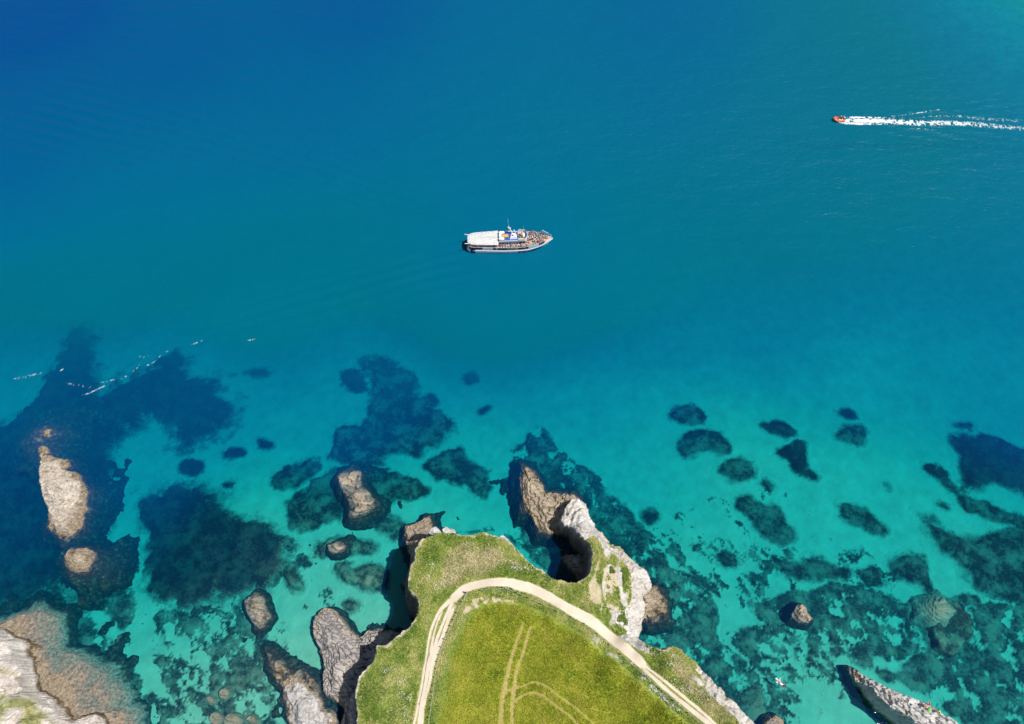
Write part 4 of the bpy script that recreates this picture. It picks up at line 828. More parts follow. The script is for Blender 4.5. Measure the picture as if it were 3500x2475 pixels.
# ---- fence
wood_mat = paint('weathered_wood_mat', (0.42, 0.39, 0.35), .85, .25, .15, 6)
wire_mat = paint('wire_mat', (0.55, 0.55, 0.55), .5, .1, .4)
def ground_pt(u, v):
    z = HT
    for _ in range(3):
        w = P(u, v, z); z = float(bil(HZ, [w[0]], [w[1]])[0])
    return Vector((w[0], w[1], z))
def post_mesh(name, r, h, slot=False):
    mb = MB()
    for k in range(1):
        mb.loft([[(r * f * math.cos(a), r * f * math.sin(a), z) for a in [i * math.pi / 4 for i in range(8)]] for z, f in ((-.3, 1.05), (0, 1.0), (h * .6, .98), (h - .05, .95), (h, .7))])
    bmesh.ops.recalc_face_normals(mb.bm, faces=mb.bm.faces); me = bpy.data.meshes.new(name); mb.bm.to_mesh(me); mb.bm.free(); me.materials.append(wood_mat); return me
PM = post_mesh('post', .075, 1.05); PMbig = post_mesh('gate_post', .14, 1.45)
def fence(pts, label, big=()):
    g = [ground_pt(u - 5, v + 5) for u, v in pts]; root = empty('fence', g[0]); rg = random.Random(3)
    for i, q in enumerate(g):
        o = bpy.data.objects.new('straining_post' if i in big else 'post', PMbig if i in big else PM); COL.objects.link(o); o.parent = root
        o.location = q - g[0]; o.rotation_euler = (rg.uniform(-.06, .06), rg.uniform(-.06, .06), rg.uniform(0, 3))
    for hh in (.35, .65, .95):
        mb = MB(); pts_ = []
        for i, q in enumerate(g):
            pts_.append(q - g[0] + Vector((0, 0, hh)))
            if i < len(g) - 1: pts_.append((q + g[i + 1]) / 2 - g[0] + Vector((0, 0, hh - .04)))
        mb.tube(pts_, .007, 4); mb.build('wire', wire_mat, root)
    for i in big:
        for sgn in ((1, -1) if i > 0 else (1,)):
            j = min(max(i + sgn, 0), len(g) - 1)
            d = (g[j] - g[i]); d.z = 0; d.normalize(); e = g[i] + d * 1.5
            e.z = float(bil(HZ, [e.x], [e.y])[0])
            mb = MB(); mb.tube([g[i] - g[0] + Vector((0, 0, 1.0)), e - g[0]], .06, 6); mb.build('strut', wood_mat, root)
    return tag(root, label, 'fence')
fence(FENCE_L, 'post and wire fence down the left side of the crop field', (0,))
fence(FENCE_R, 'post and wire fence between the crop field and the right hand track', (2,))

# ================================================================== PEOPLE
def skin_mesh(name, verts, edges, radii, parts, head):
    """verts dict name->(x,y,z); parts: edge -> material index; one continuous surface"""
    names = list(verts); me = bpy.data.meshes.new(name + '_src')
    me.from_pydata([verts[k] for k in names], [(names.index(a), names.index(b)) for a, b in edges], [])
    o = bpy.data.objects.new('tmp', me); COL.objects.link(o)
    o.modifiers.new('skin', 'SKIN'); sub = o.modifiers.new('sub', 'SUBSURF'); sub.levels = 1
    for i, k in enumerate(names):
        sv = me.skin_vertices[0].data[i]; r = radii[k]; sv.radius = r if isinstance(r, tuple) else (r, r); sv.use_root = (k == 'pelvis')
    bpy.context.view_layer.update()
    dg = bpy.context.evaluated_depsgraph_get(); ev = o.evaluated_get(dg)
    out = bpy.data.meshes.new_from_object(ev); out.name = name
    bpy.data.objects.remove(o); bpy.data.meshes.remove(me)
    hv = Vector(verts[head])
    for p in out.polygons:
        p.use_smooth = True; c = p.center; best, bi = 1e9, 0
        for (a, b) in edges:
            A, B = Vector(verts[a]), Vector(verts[b]); e = B - A; t_ = max(0, min(1, (c - A).dot(e) / max(e.dot(e), 1e-9)))
            d = (c - A - e * t_).length
            if d < best: best, bi = d, parts.get((a, b), 0)
        if (c - hv).length < .16 and ((c.z > hv.z + .015) or (c.x < hv.x - .045 and c.z > hv.z - .07)): bi = 3
        p.material_index = bi
    return out
def body(pose):
    V = {'pelvis': (0, 0, .92), 'waist': (0, 0, 1.08), 'chest': (0, 0, 1.32), 'neck': (0, 0, 1.47), 'jaw': (.02, 0, 1.56), 'head': (.01, 0, 1.64), 'crown': (0, 0, 1.71)}
    for s, y in (('l', 1), ('r', -1)):
        V.update({'hip' + s: (0, .10 * y, .88), 'knee' + s: (.02, .11 * y, .48), 'ankle' + s: (0, .11 * y, .08), 'toe' + s: (.14, .12 * y, .03),
                  'sh' + s: (0, .19 * y, 1.40), 'el' + s: (-.02, .24 * y, 1.13), 'wr' + s: (.10, .23 * y, .92), 'hand' + s: (.16, .22 * y, .86)})
        if pose in ('sit', 'kneel'):
            V.update({'hip' + s: (.02, .10 * y, .50), 'knee' + s: (.42, .13 * y, .50), 'ankle' + s: (.44, .13 * y, .10), 'toe' + s: (.58, .14 * y, .04),
                      'wr' + s: (.26, .18 * y, .66), 'hand' + s: (.34, .16 * y, .62)})
        if pose == 'rail':
            V.update({'el' + s: (.16, .24 * y, 1.18), 'wr' + s: (.38, .20 * y, 1.10), 'hand' + s: (.46, .19 * y, 1.08)})
        if pose == 'camera':
            V.update({'el' + s: (.16, .24 * y, 1.24), 'wr' + s: (.26, .10 * y, 1.48), 'hand' + s: (.28, .07 * y, 1.55)})
        if pose == 'sun':
            V.update({'hip' + s: (.05, .10 * y, .13), 'knee' + s: (.42, .13 * y, .42), 'ankle' + s: (.62, .13 * y, .08), 'toe' + s: (.76, .13 * y, .06),
                      'sh' + s: (-.04, .19 * y, .62), 'el' + s: (.20, .24 * y, .46), 'wr' + s: (.40, .16 * y, .46), 'hand' + s: (.46, .12 * y, .44)})
        if pose == 'crouch':
            V.update({'hip' + s: (-.10, .10 * y, .42), 'knee' + s: (.28, .16 * y, .50), 'ankle' + s: (.02, .14 * y, .08), 'toe' + s: (.16, .15 * y, .03),
                      'sh' + s: (.22, .19 * y, .86), 'el' + s: (.40, .22 * y, .62), 'wr' + s: (.52, .14 * y, .42), 'hand' + s: (.56, .10 * y, .36)})
        if pose == 'swim':
            V.update({'hip' + s: (-.12, .10 * y, -.02), 'knee' + s: (-.52, .20 * y, -.06), 'ankle' + s: (-.90, .16 * y, -.04), 'toe' + s: (-1.04, .18 * y, -.04),
                      'sh' + s: (.36, .19 * y, .03), 'el' + s: (.55, .40 * y, .02), 'wr' + s: (.74 if y > 0 else .40, .34 * y if y > 0 else .62 * y, .02), 'hand' + s: (.84 if y > 0 else .34, .30 * y if y > 0 else .70 * y, .02)})
    if pose in ('sit', 'kneel'):
        for k, dz in (('pelvis', .40), ('waist', .40), ('chest', .40), ('neck', .40), ('jaw', .40), ('head', .40), ('crown', .40)): V[k] = (V[k][0], V[k][1], V[k][2] - dz)
        for s in 'lr':
            for k in ('sh', 'el'): q = V[k + s]; V[k + s] = (q[0] + (.08 if k == 'el' else 0), q[1], q[2] - .40)
    if pose == 'sun':
        V.update({'pelvis': (0, 0, .16), 'waist': (-.04, 0, .32), 'chest': (-.05, 0, .54), 'neck': (-.03, 0, .69), 'jaw': (.0, 0, .77), 'head': (0, 0, .85), 'crown': (-.01, 0, .92)})
    if pose == 'crouch':
        V.update({'pelvis': (-.12, 0, .46), 'waist': (-.02, 0, .62), 'chest': (.16, 0, .82), 'neck': (.28, 0, .92), 'jaw': (.36, 0, .98), 'head': (.38, 0, 1.05), 'crown': (.38, 0, 1.12)})
    if pose == 'swim':
        V.update({'pelvis': (-.05, 0, 0), 'waist': (.10, 0, .02), 'chest': (.30, 0, .04), 'neck': (.44, 0, .06), 'jaw': (.52, 0, .09), 'head': (.56, 0, .15), 'crown': (.55, 0, .22)})
    rad = {'pelvis': (.15, .12), 'waist': (.14, .11), 'chest': (.17, .12), 'neck': .058, 'jaw': .075, 'head': .10, 'crown': .07}
    E = [('pelvis', 'waist'), ('waist', 'chest'), ('chest', 'neck'), ('neck', 'jaw'), ('jaw', 'head'), ('head', 'crown')]
    M = {('pelvis', 'waist'): 1, ('waist', 'chest'): 1, ('chest', 'neck'): 1}
    for s in 'lr':
        rad.update({'hip' + s: .095, 'knee' + s: .062, 'ankle' + s: .042, 'toe' + s: .036, 'sh' + s: .07, 'el' + s: .045, 'wr' + s: .032, 'hand' + s: .036})
        E += [('pelvis', 'hip' + s), ('hip' + s, 'knee' + s), ('knee' + s, 'ankle' + s), ('ankle' + s, 'toe' + s), ('chest', 'sh' + s), ('sh' + s, 'el' + s), ('el' + s, 'wr' + s), ('wr' + s, 'hand' + s)]
        M.update({('pelvis', 'hip' + s): 2, ('hip' + s, 'knee' + s): 2, ('chest', 'sh' + s): 1, ('sh' + s, 'el' + s): 1, ('knee' + s, 'ankle' + s): 2})
    return V, E, rad, M
BODY = {}
for ps in ('stand', 'rail', 'camera', 'sit', 'sun', 'crouch', 'swim'):
    V, E, rad, M = body(ps); BODY[ps] = skin_mesh('person_' + ps, V, E, rad, M, 'head')
    for _ in range(4): BODY[ps].materials.append(None)
CLO = {'white': (.80, .79, .77), 'pale blue': (.45, .58, .74), 'navy': (.03, .05, .13), 'coral': (.80, .22, .13), 'pink': (.78, .30, .42), 'red': (.62, .05, .07), 'magenta': (.55, .06, .32),
       'grey': (.34, .34, .35), 'black': (.03, .03, .035), 'cream': (.70, .62, .48), 'bright blue': (.05, .14, .55), 'lime': (.40, .75, .08), 'green': (.10, .40, .12), 'purple': (.16, .05, .18), 'khaki': (.32, .27, .17), 'denim': (.10, .16, .30), 'striped white': (.76, .66, .70), 'orange': (.82, .32, .05), 'mint': (.50, .70, .60)}
CM = {k: paint('cloth_' + k.replace(' ', '_') + '_mat', v, .85, .12, .15, 6) for k, v in CLO.items()}
SKIN = [paint('skin_tan_mat', (.55, .33, .23), .6, .06), paint('skin_fair_mat', (.70, .46, .36), .6, .06), paint('skin_sunburnt_mat', (.72, .36, .27), .6, .06)]
HAIR = {'dark': paint('hair_dark_mat', (.03, .022, .018), .7), 'brown': paint('hair_brown_mat', (.10, .06, .035), .7), 'fair': paint('hair_fair_mat', (.45, .32, .15), .7), 'grey': paint('hair_grey_mat', (.5, .48, .46), .7), 'white': CM['white']}
def person(loc, rz, pose, top, legs, hair, label, group=None, skin=0, scale=1.0, shirtless=False, tilt=0.0):
    o = bpy.data.objects.new('person', BODY[pose]); COL.objects.link(o)
    o.location = loc; o.rotation_euler = (0, tilt, rz); o.scale = (scale,) * 3
    ms = [SKIN[skin], SKIN[skin] if shirtless else CM[top], CM[legs], HAIR[hair]]
    for i, m in enumerate(ms): o.material_slots[i].link = 'OBJECT'; o.material_slots[i].material = m
    return tag(o, label, 'person', group)

# ================================================================== PASSENGER BOAT
BP = P(1741, 839.5, 0.0)          # midship on the waterline
BYAW = R(2.6)
boat = empty('passenger_boat', (BP[0], BP[1], 0.0), BYAW)
tag(boat, 'white passenger boat with canopied stern and crowded foredeck', 'boat')
white_p = paint('boat_white_mat', (.86, .87, .88), .35, .03, .5, 1.5)
white_g = paint('boat_grey_white_mat', (.66, .70, .75), .4, .05, .5, 1.5)
navy_p = paint('boat_navy_mat', (.012, .035, .12), .4, .15, .4)
blue_p = paint('boat_blue_deck_mat', (.03, .11, .40), .6, .12, .3)
red_p = paint('boat_red_mat', (.60, .02, .05), .4, .08, .4)
wood_p = paint('boat_deck_mat', (.46, .36, .25), .8, .15, .2, 5)
tan_p = paint('boat_locker_mat', (.60, .36, .13), .7, .15, .2, 4)
glass_p = paint('boat_glass_mat', (.012, .03, .035), .12, .2, .6)
canvas_p = paint('canopy_canvas_mat', (.90, .90, .89), .7, .02, .2, 1.0)
steel_p = paint('rail_steel_mat', (.72, .72, .72), .35, .05, .6)
antifoul = paint('antifoul_mat', (.03, .03, .05), .7)
XS = np.linspace(-10.0, 10.2, 30)
def beam(x):      # half beam at deck
    if x < -8.2: return 1.95 * math.sqrt(max(0.0, 1 - ((-8.2 - x) / 2.1) ** 2)) * 1.0 + 0.0
    if x < 2.5: return 1.95 + 0.38 * sstep(-8.2, 0.0, x)
    return max(0.04, 2.33 * (1 - ((x - 2.5) / 7.8) ** 2.1))
def sheer(x): return 1.32 + 0.0016 * (x + 1) ** 2 + (0.014 * max(0, x - 2) ** 2)
def wl(x):       # half beam on the waterline
    if x < 1: return beam(x) * .95
    return max(0.02, beam(min(x, 10.2)) * .95 * (1 - .55 * sstep(2, 9.4, x))) if x < 9.3 else 0.02
rings = []
for x in XS:
    b, w, h = max(beam(x), .05), max(wl(x), .03), sheer(x); xs = x - (0.0 if x < 8 else (x - 8) * .45)
    rings.append([(x, b, h), (x, b * 1.02, h - .16), (xs, (b + w) / 2, .55), (xs, w, 0.0), (xs, w * .55, -.7), (xs, 0, -1.0), (xs, -w * .55, -.7), (xs, -w, 0.0), (xs, -(b + w) / 2, .55), (x, -b * 1.02, h - .16), (x, -b, h)])
mb = MB(); mb.loft(rings, close=False); 
mb.bm.faces.new([mb.bm.verts[i] for i in []]) if False else None
hull = mb.build('hull', white_p, boat, True)
# navy stern panel wrapped round the transom
mb = MB(); rr_ = []
for a in np.linspace(-95, 95, 15):
    x = -8.25 - 1.83 * math.cos(R(a)); y = 2.0 * math.sin(R(a)); rr_.append([(x, y, 1.55), (x, y, .85), (x + .06, y * .98, .12)])
mb.loft(rr_, close=False); mb.build('transom', navy_p, hull)
# deck
mb = MB(); pts = [(x, beam(x) - .03, sheer(x) - .12) for x in XS] + [(x, -beam(x) + .03, sheer(x) - .12) for x in XS[::-1]]
mb.face(pts); mb.build('deck', wood_p, boat)
# rubbing strake both sides and boot stripe
for sg in (1, -1):
    mb = MB(); mb.tube([(x, sg * (beam(x) * 1.02 + .02), sheer(x) - .30) for x in XS[2:]], .055, 6); mb.build('rubbing_strake', white_g, hull, True)
# bulwark panels: solid white with navy canvas dodgers
def side_strip(x0, x1, z0, z1, off, name, mat, sg, wav=0.0, parent=boat, n=14):
    mb = MB(); rings_ = []
    for k in range(n + 1):
        x = x0 + (x1 - x0) * k / n; y = sg * (beam(x) + off); zt = sheer(x) + z1 + wav * abs(math.sin(k * 1.35)); zb_ = sheer(x) + z0
        rings_.append([(x, y, zb_), (x, y, zt), (x, y - sg * .03, zt), (x, y - sg * .03, zb_)])
    mb.loft(rings_); return mb.build(name, mat, parent)
for sg in (1, -1):
    side_strip(-9.6, 7.9, -.1, .60, -.06, 'bulwark', white_p, sg, n=40)
    side_strip(7.9, 10.0, -.1, .12, -.05, 'bow_coaming', white_p, sg)
    mb = MB(); mb.tube([(x, sg * (beam(x) - .08), sheer(x) + .86) for x in np.linspace(-9.4, 8.0, 30)], .03, 6); mb.build('handrail', steel_p, boat)
    for x in np.linspace(-9.2, 7.8, 15):
        mb = MB(); mb.tube([(x, sg * (beam(x) - .08), sheer(x) + .4), (x, sg * (beam(x) - .08), sheer(x) + .86)], .022, 5); mb.build('stanchion', steel_p, boat)
    for (a, b) in ((-9.5, -6.4), (-3.9, -3.2), (-3.0, -.6), (1.85, 3.5), (3.6, 4.3), (6.9, 8.2)):
        side_strip(a, b, .10, .72, .0, 'canvas_dodger', navy_p, sg, .06)
    for (a, b) in ((-6.3, -4.0), (4.4, 6.8)):
        side_strip(a, b, .10, .78, .0, 'canvas_dodger', white_g, sg, .03)
    bn = side_strip(-.5, 1.15, .08, .80, .02, 'banner', navy_p, sg)
    side_strip(1.15, 1.75, .08, .80, .02, 'banner_picture', paint('banner_picture_mat', (.42, .24, .16), .6, .5, .2, 7), sg, parent=bn)
    # handwriting-like white lettering, illegible in the photograph
    mb = MB(); rg = random.Random(11); x = -.35
    while x < .95:
        y = sg * (beam(x) + .045); zc = sheer(x) + .46; h_ = rg.uniform(.07, .16)
        mb.tube([(x, y, zc - .08), (x + .03, y, zc + h_ - .04), (x + .07, y, zc - .06), (x + .11, y, zc + rg.uniform(-.02, .05))], .018, 4); x += rg.uniform(.10, .15)
    mb.build('lettering', white_p, bn)
    # slanted stripes on the hull
    for (a, b, m) in ((1.95, 2.38, navy_p), (2.62, 3.55, red_p)):
        mb = MB(); g2 = []
        for k in range(7):
            f = k / 6; zz = .04 + (sheer(2.6) - .34 - .04) * f; rowp = []
            for j in range(5):
                x = a + (b - a) * j / 4 + f * .40; bb, ww = beam(x), wl(x)
                yy = ww + (bb * 1.02 - ww) * min(1, zz / (sheer(x) - .16)); rowp.append((x, sg * (yy + .07), zz))
            g2.append(rowp)
        mb.loft(g2, close=False); mb.build('hull_stripe', m, hull)
# canopy over the after deck
mb = MB(); top_r, NX, NYc = [], 14, 9
for i in range(NX + 1):
    x = -9.75 + (-2.55 + 9.75) * i / NX
    hw = (1.72 + .38 * i / NX) * (1.0 if i > 3 else [.52, .80, .93, .98][i])
    top_r.append([(x, hw * (2 * j / NYc - 1), 3.12 + .20 * math.cos(math.pi / 2 * (2 * j / NYc - 1)) + .02 * math.sin(i * 2.1)) for j in range(NYc + 1)])
mb.loft(top_r, close=False)
r = bmesh.ops.solidify(mb.bm, geom=mb.bm.faces[:], thickness=.05)
mb.build('canopy', canvas_p, boat, True)
for sg in (1, -1):
    for x in (-9.0, -7.4, -5.8, -4.2, -2.7):
        mb = MB(); mb.tube([(x, sg * (1.55 + .04 * (x + 9)), 3.1), (x, sg * (beam(x) - .1), sheer(x) + .3)], .03, 6); mb.build('canopy_post', steel_p, boat)
    mb = MB(); mb.tube([(-9.3, sg * 1.25, 3.0), (-10.4, sg * 1.35, 3.15)], .07, 7); mb.build('stern_pole', white_p, boat)
# benches under the canopy
for y in (-1.3, 0, 1.3):
    mb = MB(); mb.box(-9.0, -3.0, y - .25, y + .25, 1.05, 1.48, .03); mb.build('bench', wood_p, boat)
# deckhouse
mb = MB(); mb.box(-2.5, 3.95, -1.22, 1.22, 1.0, 3.30); cab = mb.build('deckhouse', white_p, boat)
mb = MB(); mb.box(-2.55, 2.0, -1.32, 1.32, 3.302, 3.40, .02); mb.build('upper_deck', blue_p, boat)
for sg in (1, -1):
    mb = MB(); mb.box(-2.5, 2.0, sg * 1.32 - .04, sg * 1.32 + .04, 3.30, 3.62, .02); mb.build('coaming', white_p, boat)
    for x in (-2.3, -1.5, -.65, .2, 1.05, 1.85):
        mb = MB(); mb.box(x - .32, x + .32, sg * 1.235 - .012, sg * 1.235 + .012, 2.28, 2.72, .01); w_ = mb.build('window', glass_p, cab)
        mb = MB()
        for (xa, xb, za, zc_) in ((x - .36, x + .36, 2.72, 2.76), (x - .36, x + .36, 2.24, 2.28), (x - .36, x - .32, 2.28, 2.72), (x + .32, x + .36, 2.28, 2.72)):
            mb.box(xa, xb, sg * 1.235 - .02, sg * 1.235 + .02, za, zc_)
        mb.build('window_frame', white_g, w_)
    mb = MB(); mb.box(2.25, 2.85, sg * 1.235 - .012, sg * 1.235 + .012, 1.1, 3.0, .01); mb.build('door', navy_p, cab)
    mb = MB(); mb.box(3.0, 3.6, sg * 1.235 - .012, sg * 1.235 + .012, 2.5, 3.0, .01); mb.build('window', glass_p, cab)
# flying bridge
mb = MB(); mb.box(2.05, 4.0, -1.34, 1.34, 3.302, 3.36); br = mb.build('bridge_floor', paint('bridge_floor_mat', (.52, .40, .27), .8, .1), boat)
fr_ = []
for a in np.linspace(-90, 90, 13):
    x = 3.35 + .85 * math.cos(R(a)); y = 1.36 * math.sin(R(a)); fr_.append([(x, y, 3.30), (x + .06, y * 1.0, 4.12), (x - .02, y * .97, 4.12), (x - .08, y * .96, 3.30)])
mb = MB(); mb.loft(fr_); mb.build('bridge_front', white_p, boat)
for sg in (1, -1):
    mb = MB(); mb.box(2.05, 3.38, sg * 1.34 - .04, sg * 1.34 + .04, 3.30, 4.08, .02); mb.build('bridge_side', white_p, boat)
ws = []
for a in np.linspace(-62, 62, 11):
    x = 3.35 + .86 * math.cos(R(a)); y = 1.30 * math.sin(R(a)); ws.append([(x, y, 4.10), (x - .10, y * .96, 4.48), (x - .13, y * .95, 4.48), (x - .03, y * .98, 4.10)])
mb = MB(); mb.loft(ws); mb.build('windscreen', paint('windscreen_mat', (.05, .13, .42), .2, .1, .5), boat)
mb = MB(); mb.box(3.1, 3.55, -.55, .55, 3.36, 4.05, .05); mb.build('console', white_p, boat)
mb = MB(); mb.box(2.15, 2.75, -1.2, -1.0, 3.36, 3.78, .02); mb.build('bench', wood_p, boat)
# gear on the upper deck
def capsule(x0, x1, y, z, r, name, mat, horiz=True):
    mb = MB(); pts, rd = [], []
    for k in range(9):
        f = k / 8; e = math.sin(math.pi * min(max((f - .0), 0), 1)); x = x0 + (x1 - x0) * f
        pts.append((x, y, z) if horiz else (y, x, z)); rd.append(r * (0.55 if k in (0, 8) else .88 if k in (1, 7) else 1.0))
    mb.tube(pts, rd, 12); return mb.build(name, mat, boat, True)
capsule(-2.45, -1.1, .95, 3.78, .36, 'life_raft', white_p); capsule(-2.5, -1.2, -.85, 3.78, .36, 'life_raft', white_p); capsule(-.45, .75, -2.15, 3.76, .34, 'life_raft', white_p, False)
mb = MB(); mb.box(-1.75, -.25, -.42, .42, 3.40, 3.86, .05); lk = mb.build('locker', tan_p, boat)
mb = MB(); mb.box(-.25, -.1, -.5, -.42, 3.4, 4.0, .01); mb.build('bracket', steel_p, boat)
mb = MB(); mb.loft([[(.05, -.75, 3.40), (1.75, -.72, 3.40), (1.72, .45, 3.40), (.15, .45, 3.40)], [(.25, -.5, 4.05), (1.45, -.5, 4.05), (1.25, .3, 4.25), (.5, .3, 4.25)], [(.45, -.3, 4.30), (1.15, -.3, 4.30), (1.05, .2, 4.36), (.6, .2, 4.36)]])
fn = mb.build('funnel', white_p, boat)
mb = MB(); mb.box(.55, 1.0, -.42, -.12, 4.20, 4.345); mb.build('funnel_badge', red_p, fn)
mb = MB(); mb.box(.35, 1.3, .55, 1.05, 3.40, 3.62, .04); mb.build('hatch', blue_p, boat)
mb = MB(); mb.tube([(.75, .9, 3.4), (.35, .95, 4.6), (-.05, 1.0, 5.7)], [.14, .11, .07], 8); mast = mb.build('mast', white_p, boat)
mb = MB(); mb.box(-.15, .35, .85, 1.1, 5.15, 5.35, .04); mb.box(-.35, .05, .9, 1.1, 5.55, 5.75, .04); mb.build('radar', white_p, mast)
mb = MB(); mb.tube([(-.05, 1.0, 5.7), (-.2, 1.05, 7.3), (-.3, 1.1, 8.6)], [.03, .022, .015], 5); mb.build('aerial', white_p, mast)
mb = MB(); mb.tube([(-1.0, 1.28, 3.8), (.75, 1.28, 3.8)], .08, 7); mb.build('boom', white_p, boat)
mb = MB(); mb.tube([(1.45, .95, 3.4), (1.15, 1.0, 4.5)], [.14, .12], 8); mb.build('vent_pipe', white_p, boat)
mb = MB(); mb.tube([(3.4, 1.32, 4.1), (3.36, 1.34, 5.4)], .018, 5); mb.build('aerial', white_p, boat)
mb = MB(); mb.box(2.4, 2.6, 1.28, 1.40, 4.08, 4.28, .02); mb.build('lamp', white_p, boat)
# foredeck furniture and bow rail
mb = MB()
for k in range(5): mb.box(4.6, 6.4, -1.0 + .2 * k, -.86 + .2 * k, 1.42, 1.48)
mb.build('deck_bench', wood_p, boat)
for sg in (1, -1):
    mb = MB(); mb.tube([(8.2, sg * .95, sheer(8.2) + .1), (8.35, sg * .9, sheer(8.3) + .95), (9.2, sg * .45, sheer(9.2) + 1.0), (9.75, sg * .12, sheer(9.7) + .95), (9.85, sg * .1, sheer(9.8) + .1)], .035, 6); mb.build('bow_rail', steel_p, boat)
mb = MB(); mb.tube([(7.7, .9, sheer(7.7)), (7.75, 1.1, sheer(7.7) + 2.0), (9.1, .5, sheer(9.1) + 1.35)], .055, 6); mb.build('bow_davit', steel_p, boat)
mb = MB(); mb.tube([(9.0, 0, sheer(9)), (9.0, 0, sheer(9) + .35)], .12, 8); mb.build('bollard', steel_p, boat)
mb = MB(); mb.face([(x, beam(x) - .1, sheer(x) + .06) for x in (8.1, 8.8, 9.4, 9.9)] + [(x, -beam(x) + .1, sheer(x) + .06) for x in (9.9, 9.4, 8.8, 8.1)]); mb.build('bow_platform', paint('bow_platform_mat', (.66, .50, .34), .8, .1), boat)

# ---- passengers
bm_ = Matrix.Translation(Vector((BP[0], BP[1], 0))) @ Matrix.Rotation(BYAW, 4, 'Z')
def on_boat(x, y, z): return bm_ @ Vector((x, y, z))
ordn = ['first', 'second', 'third', 'fourth', 'fifth', 'sixth', 'seventh', 'eighth', 'ninth', 'tenth', 'eleventh', 'twelfth', 'thirteenth', 'fourteenth', 'fifteenth', 'sixteenth']
pr = random.Random(21)
tops = ['white', 'white', 'white', 'pale blue', 'striped white', 'white', 'cream', 'coral', 'pink', 'grey', 'white', 'mint', 'navy', 'white', 'striped white', 'pale blue']
legs_ = ['denim', 'khaki', 'navy', 'cream', 'grey', 'black', 'white', 'denim']
rows = []
for ri, x in enumerate((4.45, 5.0, 5.5, 6.0, 6.5, 7.0, 7.5, 8.0)):
    hw = beam(x) - .35; n = int(2 * hw / .58) + 1
    rows.append((x, [(-hw + 2 * hw * k / max(n - 1, 1)) for k in range(n)]))
fixed = {(0, 5): 'pink', (0, 1): 'magenta', (1, 6): 'coral', (1, 5): 'coral', (2, 5): 'orange', (6, 4): 'navy', (6, 3): 'navy', (7, 2): 'navy', (5, 0): 'red', (7, 0): 'coral'}
for ri, (x, ys) in enumerate(rows):
    for k, y in enumerate(ys):
        if ri in (1, 2) and k in (1, 2): continue          # the open bench
        tp = fixed.get((ri, k)) or pr.choice(tops); hr = pr.choice(['dark', 'brown', 'fair', 'grey', 'white', 'white', 'fair'])
        ps = pr.choice(['stand', 'rail', 'camera', 'stand']); xx = x + pr.uniform(-.14, .14); yy = y + pr.uniform(-.1, .1)
        person(on_boat(xx, yy, sheer(x) - .12), BYAW + pr.uniform(-.9, .9), ps, tp, pr.choice(legs_), hr,
               'passenger in %s top, %s, %s from near rail, %s foredeck row' % (tp, 'white hat' if hr == 'white' else hr + ' hair', ordn[k], ordn[ri]), 'passengers on the foredeck', pr.randrange(3), pr.uniform(.92, 1.05))
person(on_boat(8.6, .1, sheer(8.6) + .06), BYAW + 2.6, 'sit', 'coral', 'denim', 'brown', 'passenger in coral top seated alone on the bow platform', 'passengers on the foredeck', 1)
person(on_boat(8.9, -.1, sheer(8.9) + .06), BYAW + .5, 'sit', 'white', 'cream', 'fair', 'passenger in white top seated nearest the bow rail', 'passengers on the foredeck', 1)
xs_ = np.linspace(-2.2, 3.9, 11)
for k, x in enumerate(xs_):
    tp = ['red', 'grey', 'striped white', 'white', 'bright blue', 'striped white', 'coral', 'white', 'grey', 'cream', 'pink'][k]; hr = pr.choice(['dark', 'brown', 'fair', 'grey'])
    person(on_boat(x, -1.72 + pr.uniform(-.05, .05), sheer(x) - .12), BYAW - math.pi / 2 + pr.uniform(-.4, .4), 'rail' if k % 2 else 'stand', tp, pr.choice(legs_), hr,
           'passenger in %s top on the near side deck, %s from the canopy' % (tp, ordn[k]), 'passengers along the near side deck', pr.randrange(3), pr.uniform(.92, 1.03))
for k, x in enumerate(np.linspace(-8.7, -3.0, 12)):
    tp = pr.choice(['grey', 'cream', 'navy', 'khaki', 'pale blue', 'orange', 'pink', 'white']); hr = pr.choice(['dark', 'brown', 'fair', 'grey'])
    person(on_boat(x, -1.35, 1.02), BYAW - math.pi / 2 + pr.uniform(-.3, .3), 'sit', tp, pr.choice(legs_), hr,
           'passenger in %s top seated under the canopy, %s from the stern' % (tp, ordn[k]), 'passengers under the canopy', pr.randrange(3))
for k, (x, y, tp, ps) in enumerate([(2.85, .35, 'white', 'stand'), (2.75, -.35, 'cream', 'stand'), (2.45, -.1, 'navy', 'sit')]):
    person(on_boat(x, y, 3.36), BYAW + pr.uniform(-.3, .3), ps, tp, 'denim', 'brown', 'person in %s top on the open flying bridge' % tp, 'crew on the flying bridge', 1)

# ================================================================== INFLATABLE
IP = P(2868, 412, 0.0); IYAW = math.pi - R(1.5)
rib = empty('inflatable_boat', (IP[0], IP[1], 0.0), IYAW); rib.scale = (.88,) * 3; tag(rib, 'small orange inflatable rescue boat speeding ahead of its white wake', 'boat')
or_p = paint('inflatable_orange_mat', (.80, .13, .05), .5, .08, .4); pk_p = paint('inflatable_floor_mat', (.78, .55, .42), .7, .1)
mb = MB(); tp_ = []
for k in range(19):
    f = k / 18; a = (f - .5) * 2
    if abs(a) > .42: x = 1.0 - 2.55 * (abs(a) - .42) / .58; y = .62 * (1 if a > 0 else -1)
    else: th = a / .42 * math.pi / 2; x = 1.0 + .75 * math.cos(th); y = .62 * math.sin(th)
    tp_.append((x, y, .42 + .30 * sstep(.4, 1.75, x)))
mb.tube(tp_, [.13] + [.23] * 17 + [.13], 12); tb = mb.build('tube', or_p, rib, True)
mb = MB(); mb.tube([(p[0] * 1.0, p[1] * 1.36, p[2]) for p in tp_[2:-2]], .03, 5); mb.build('grab_line', white_p, tb)
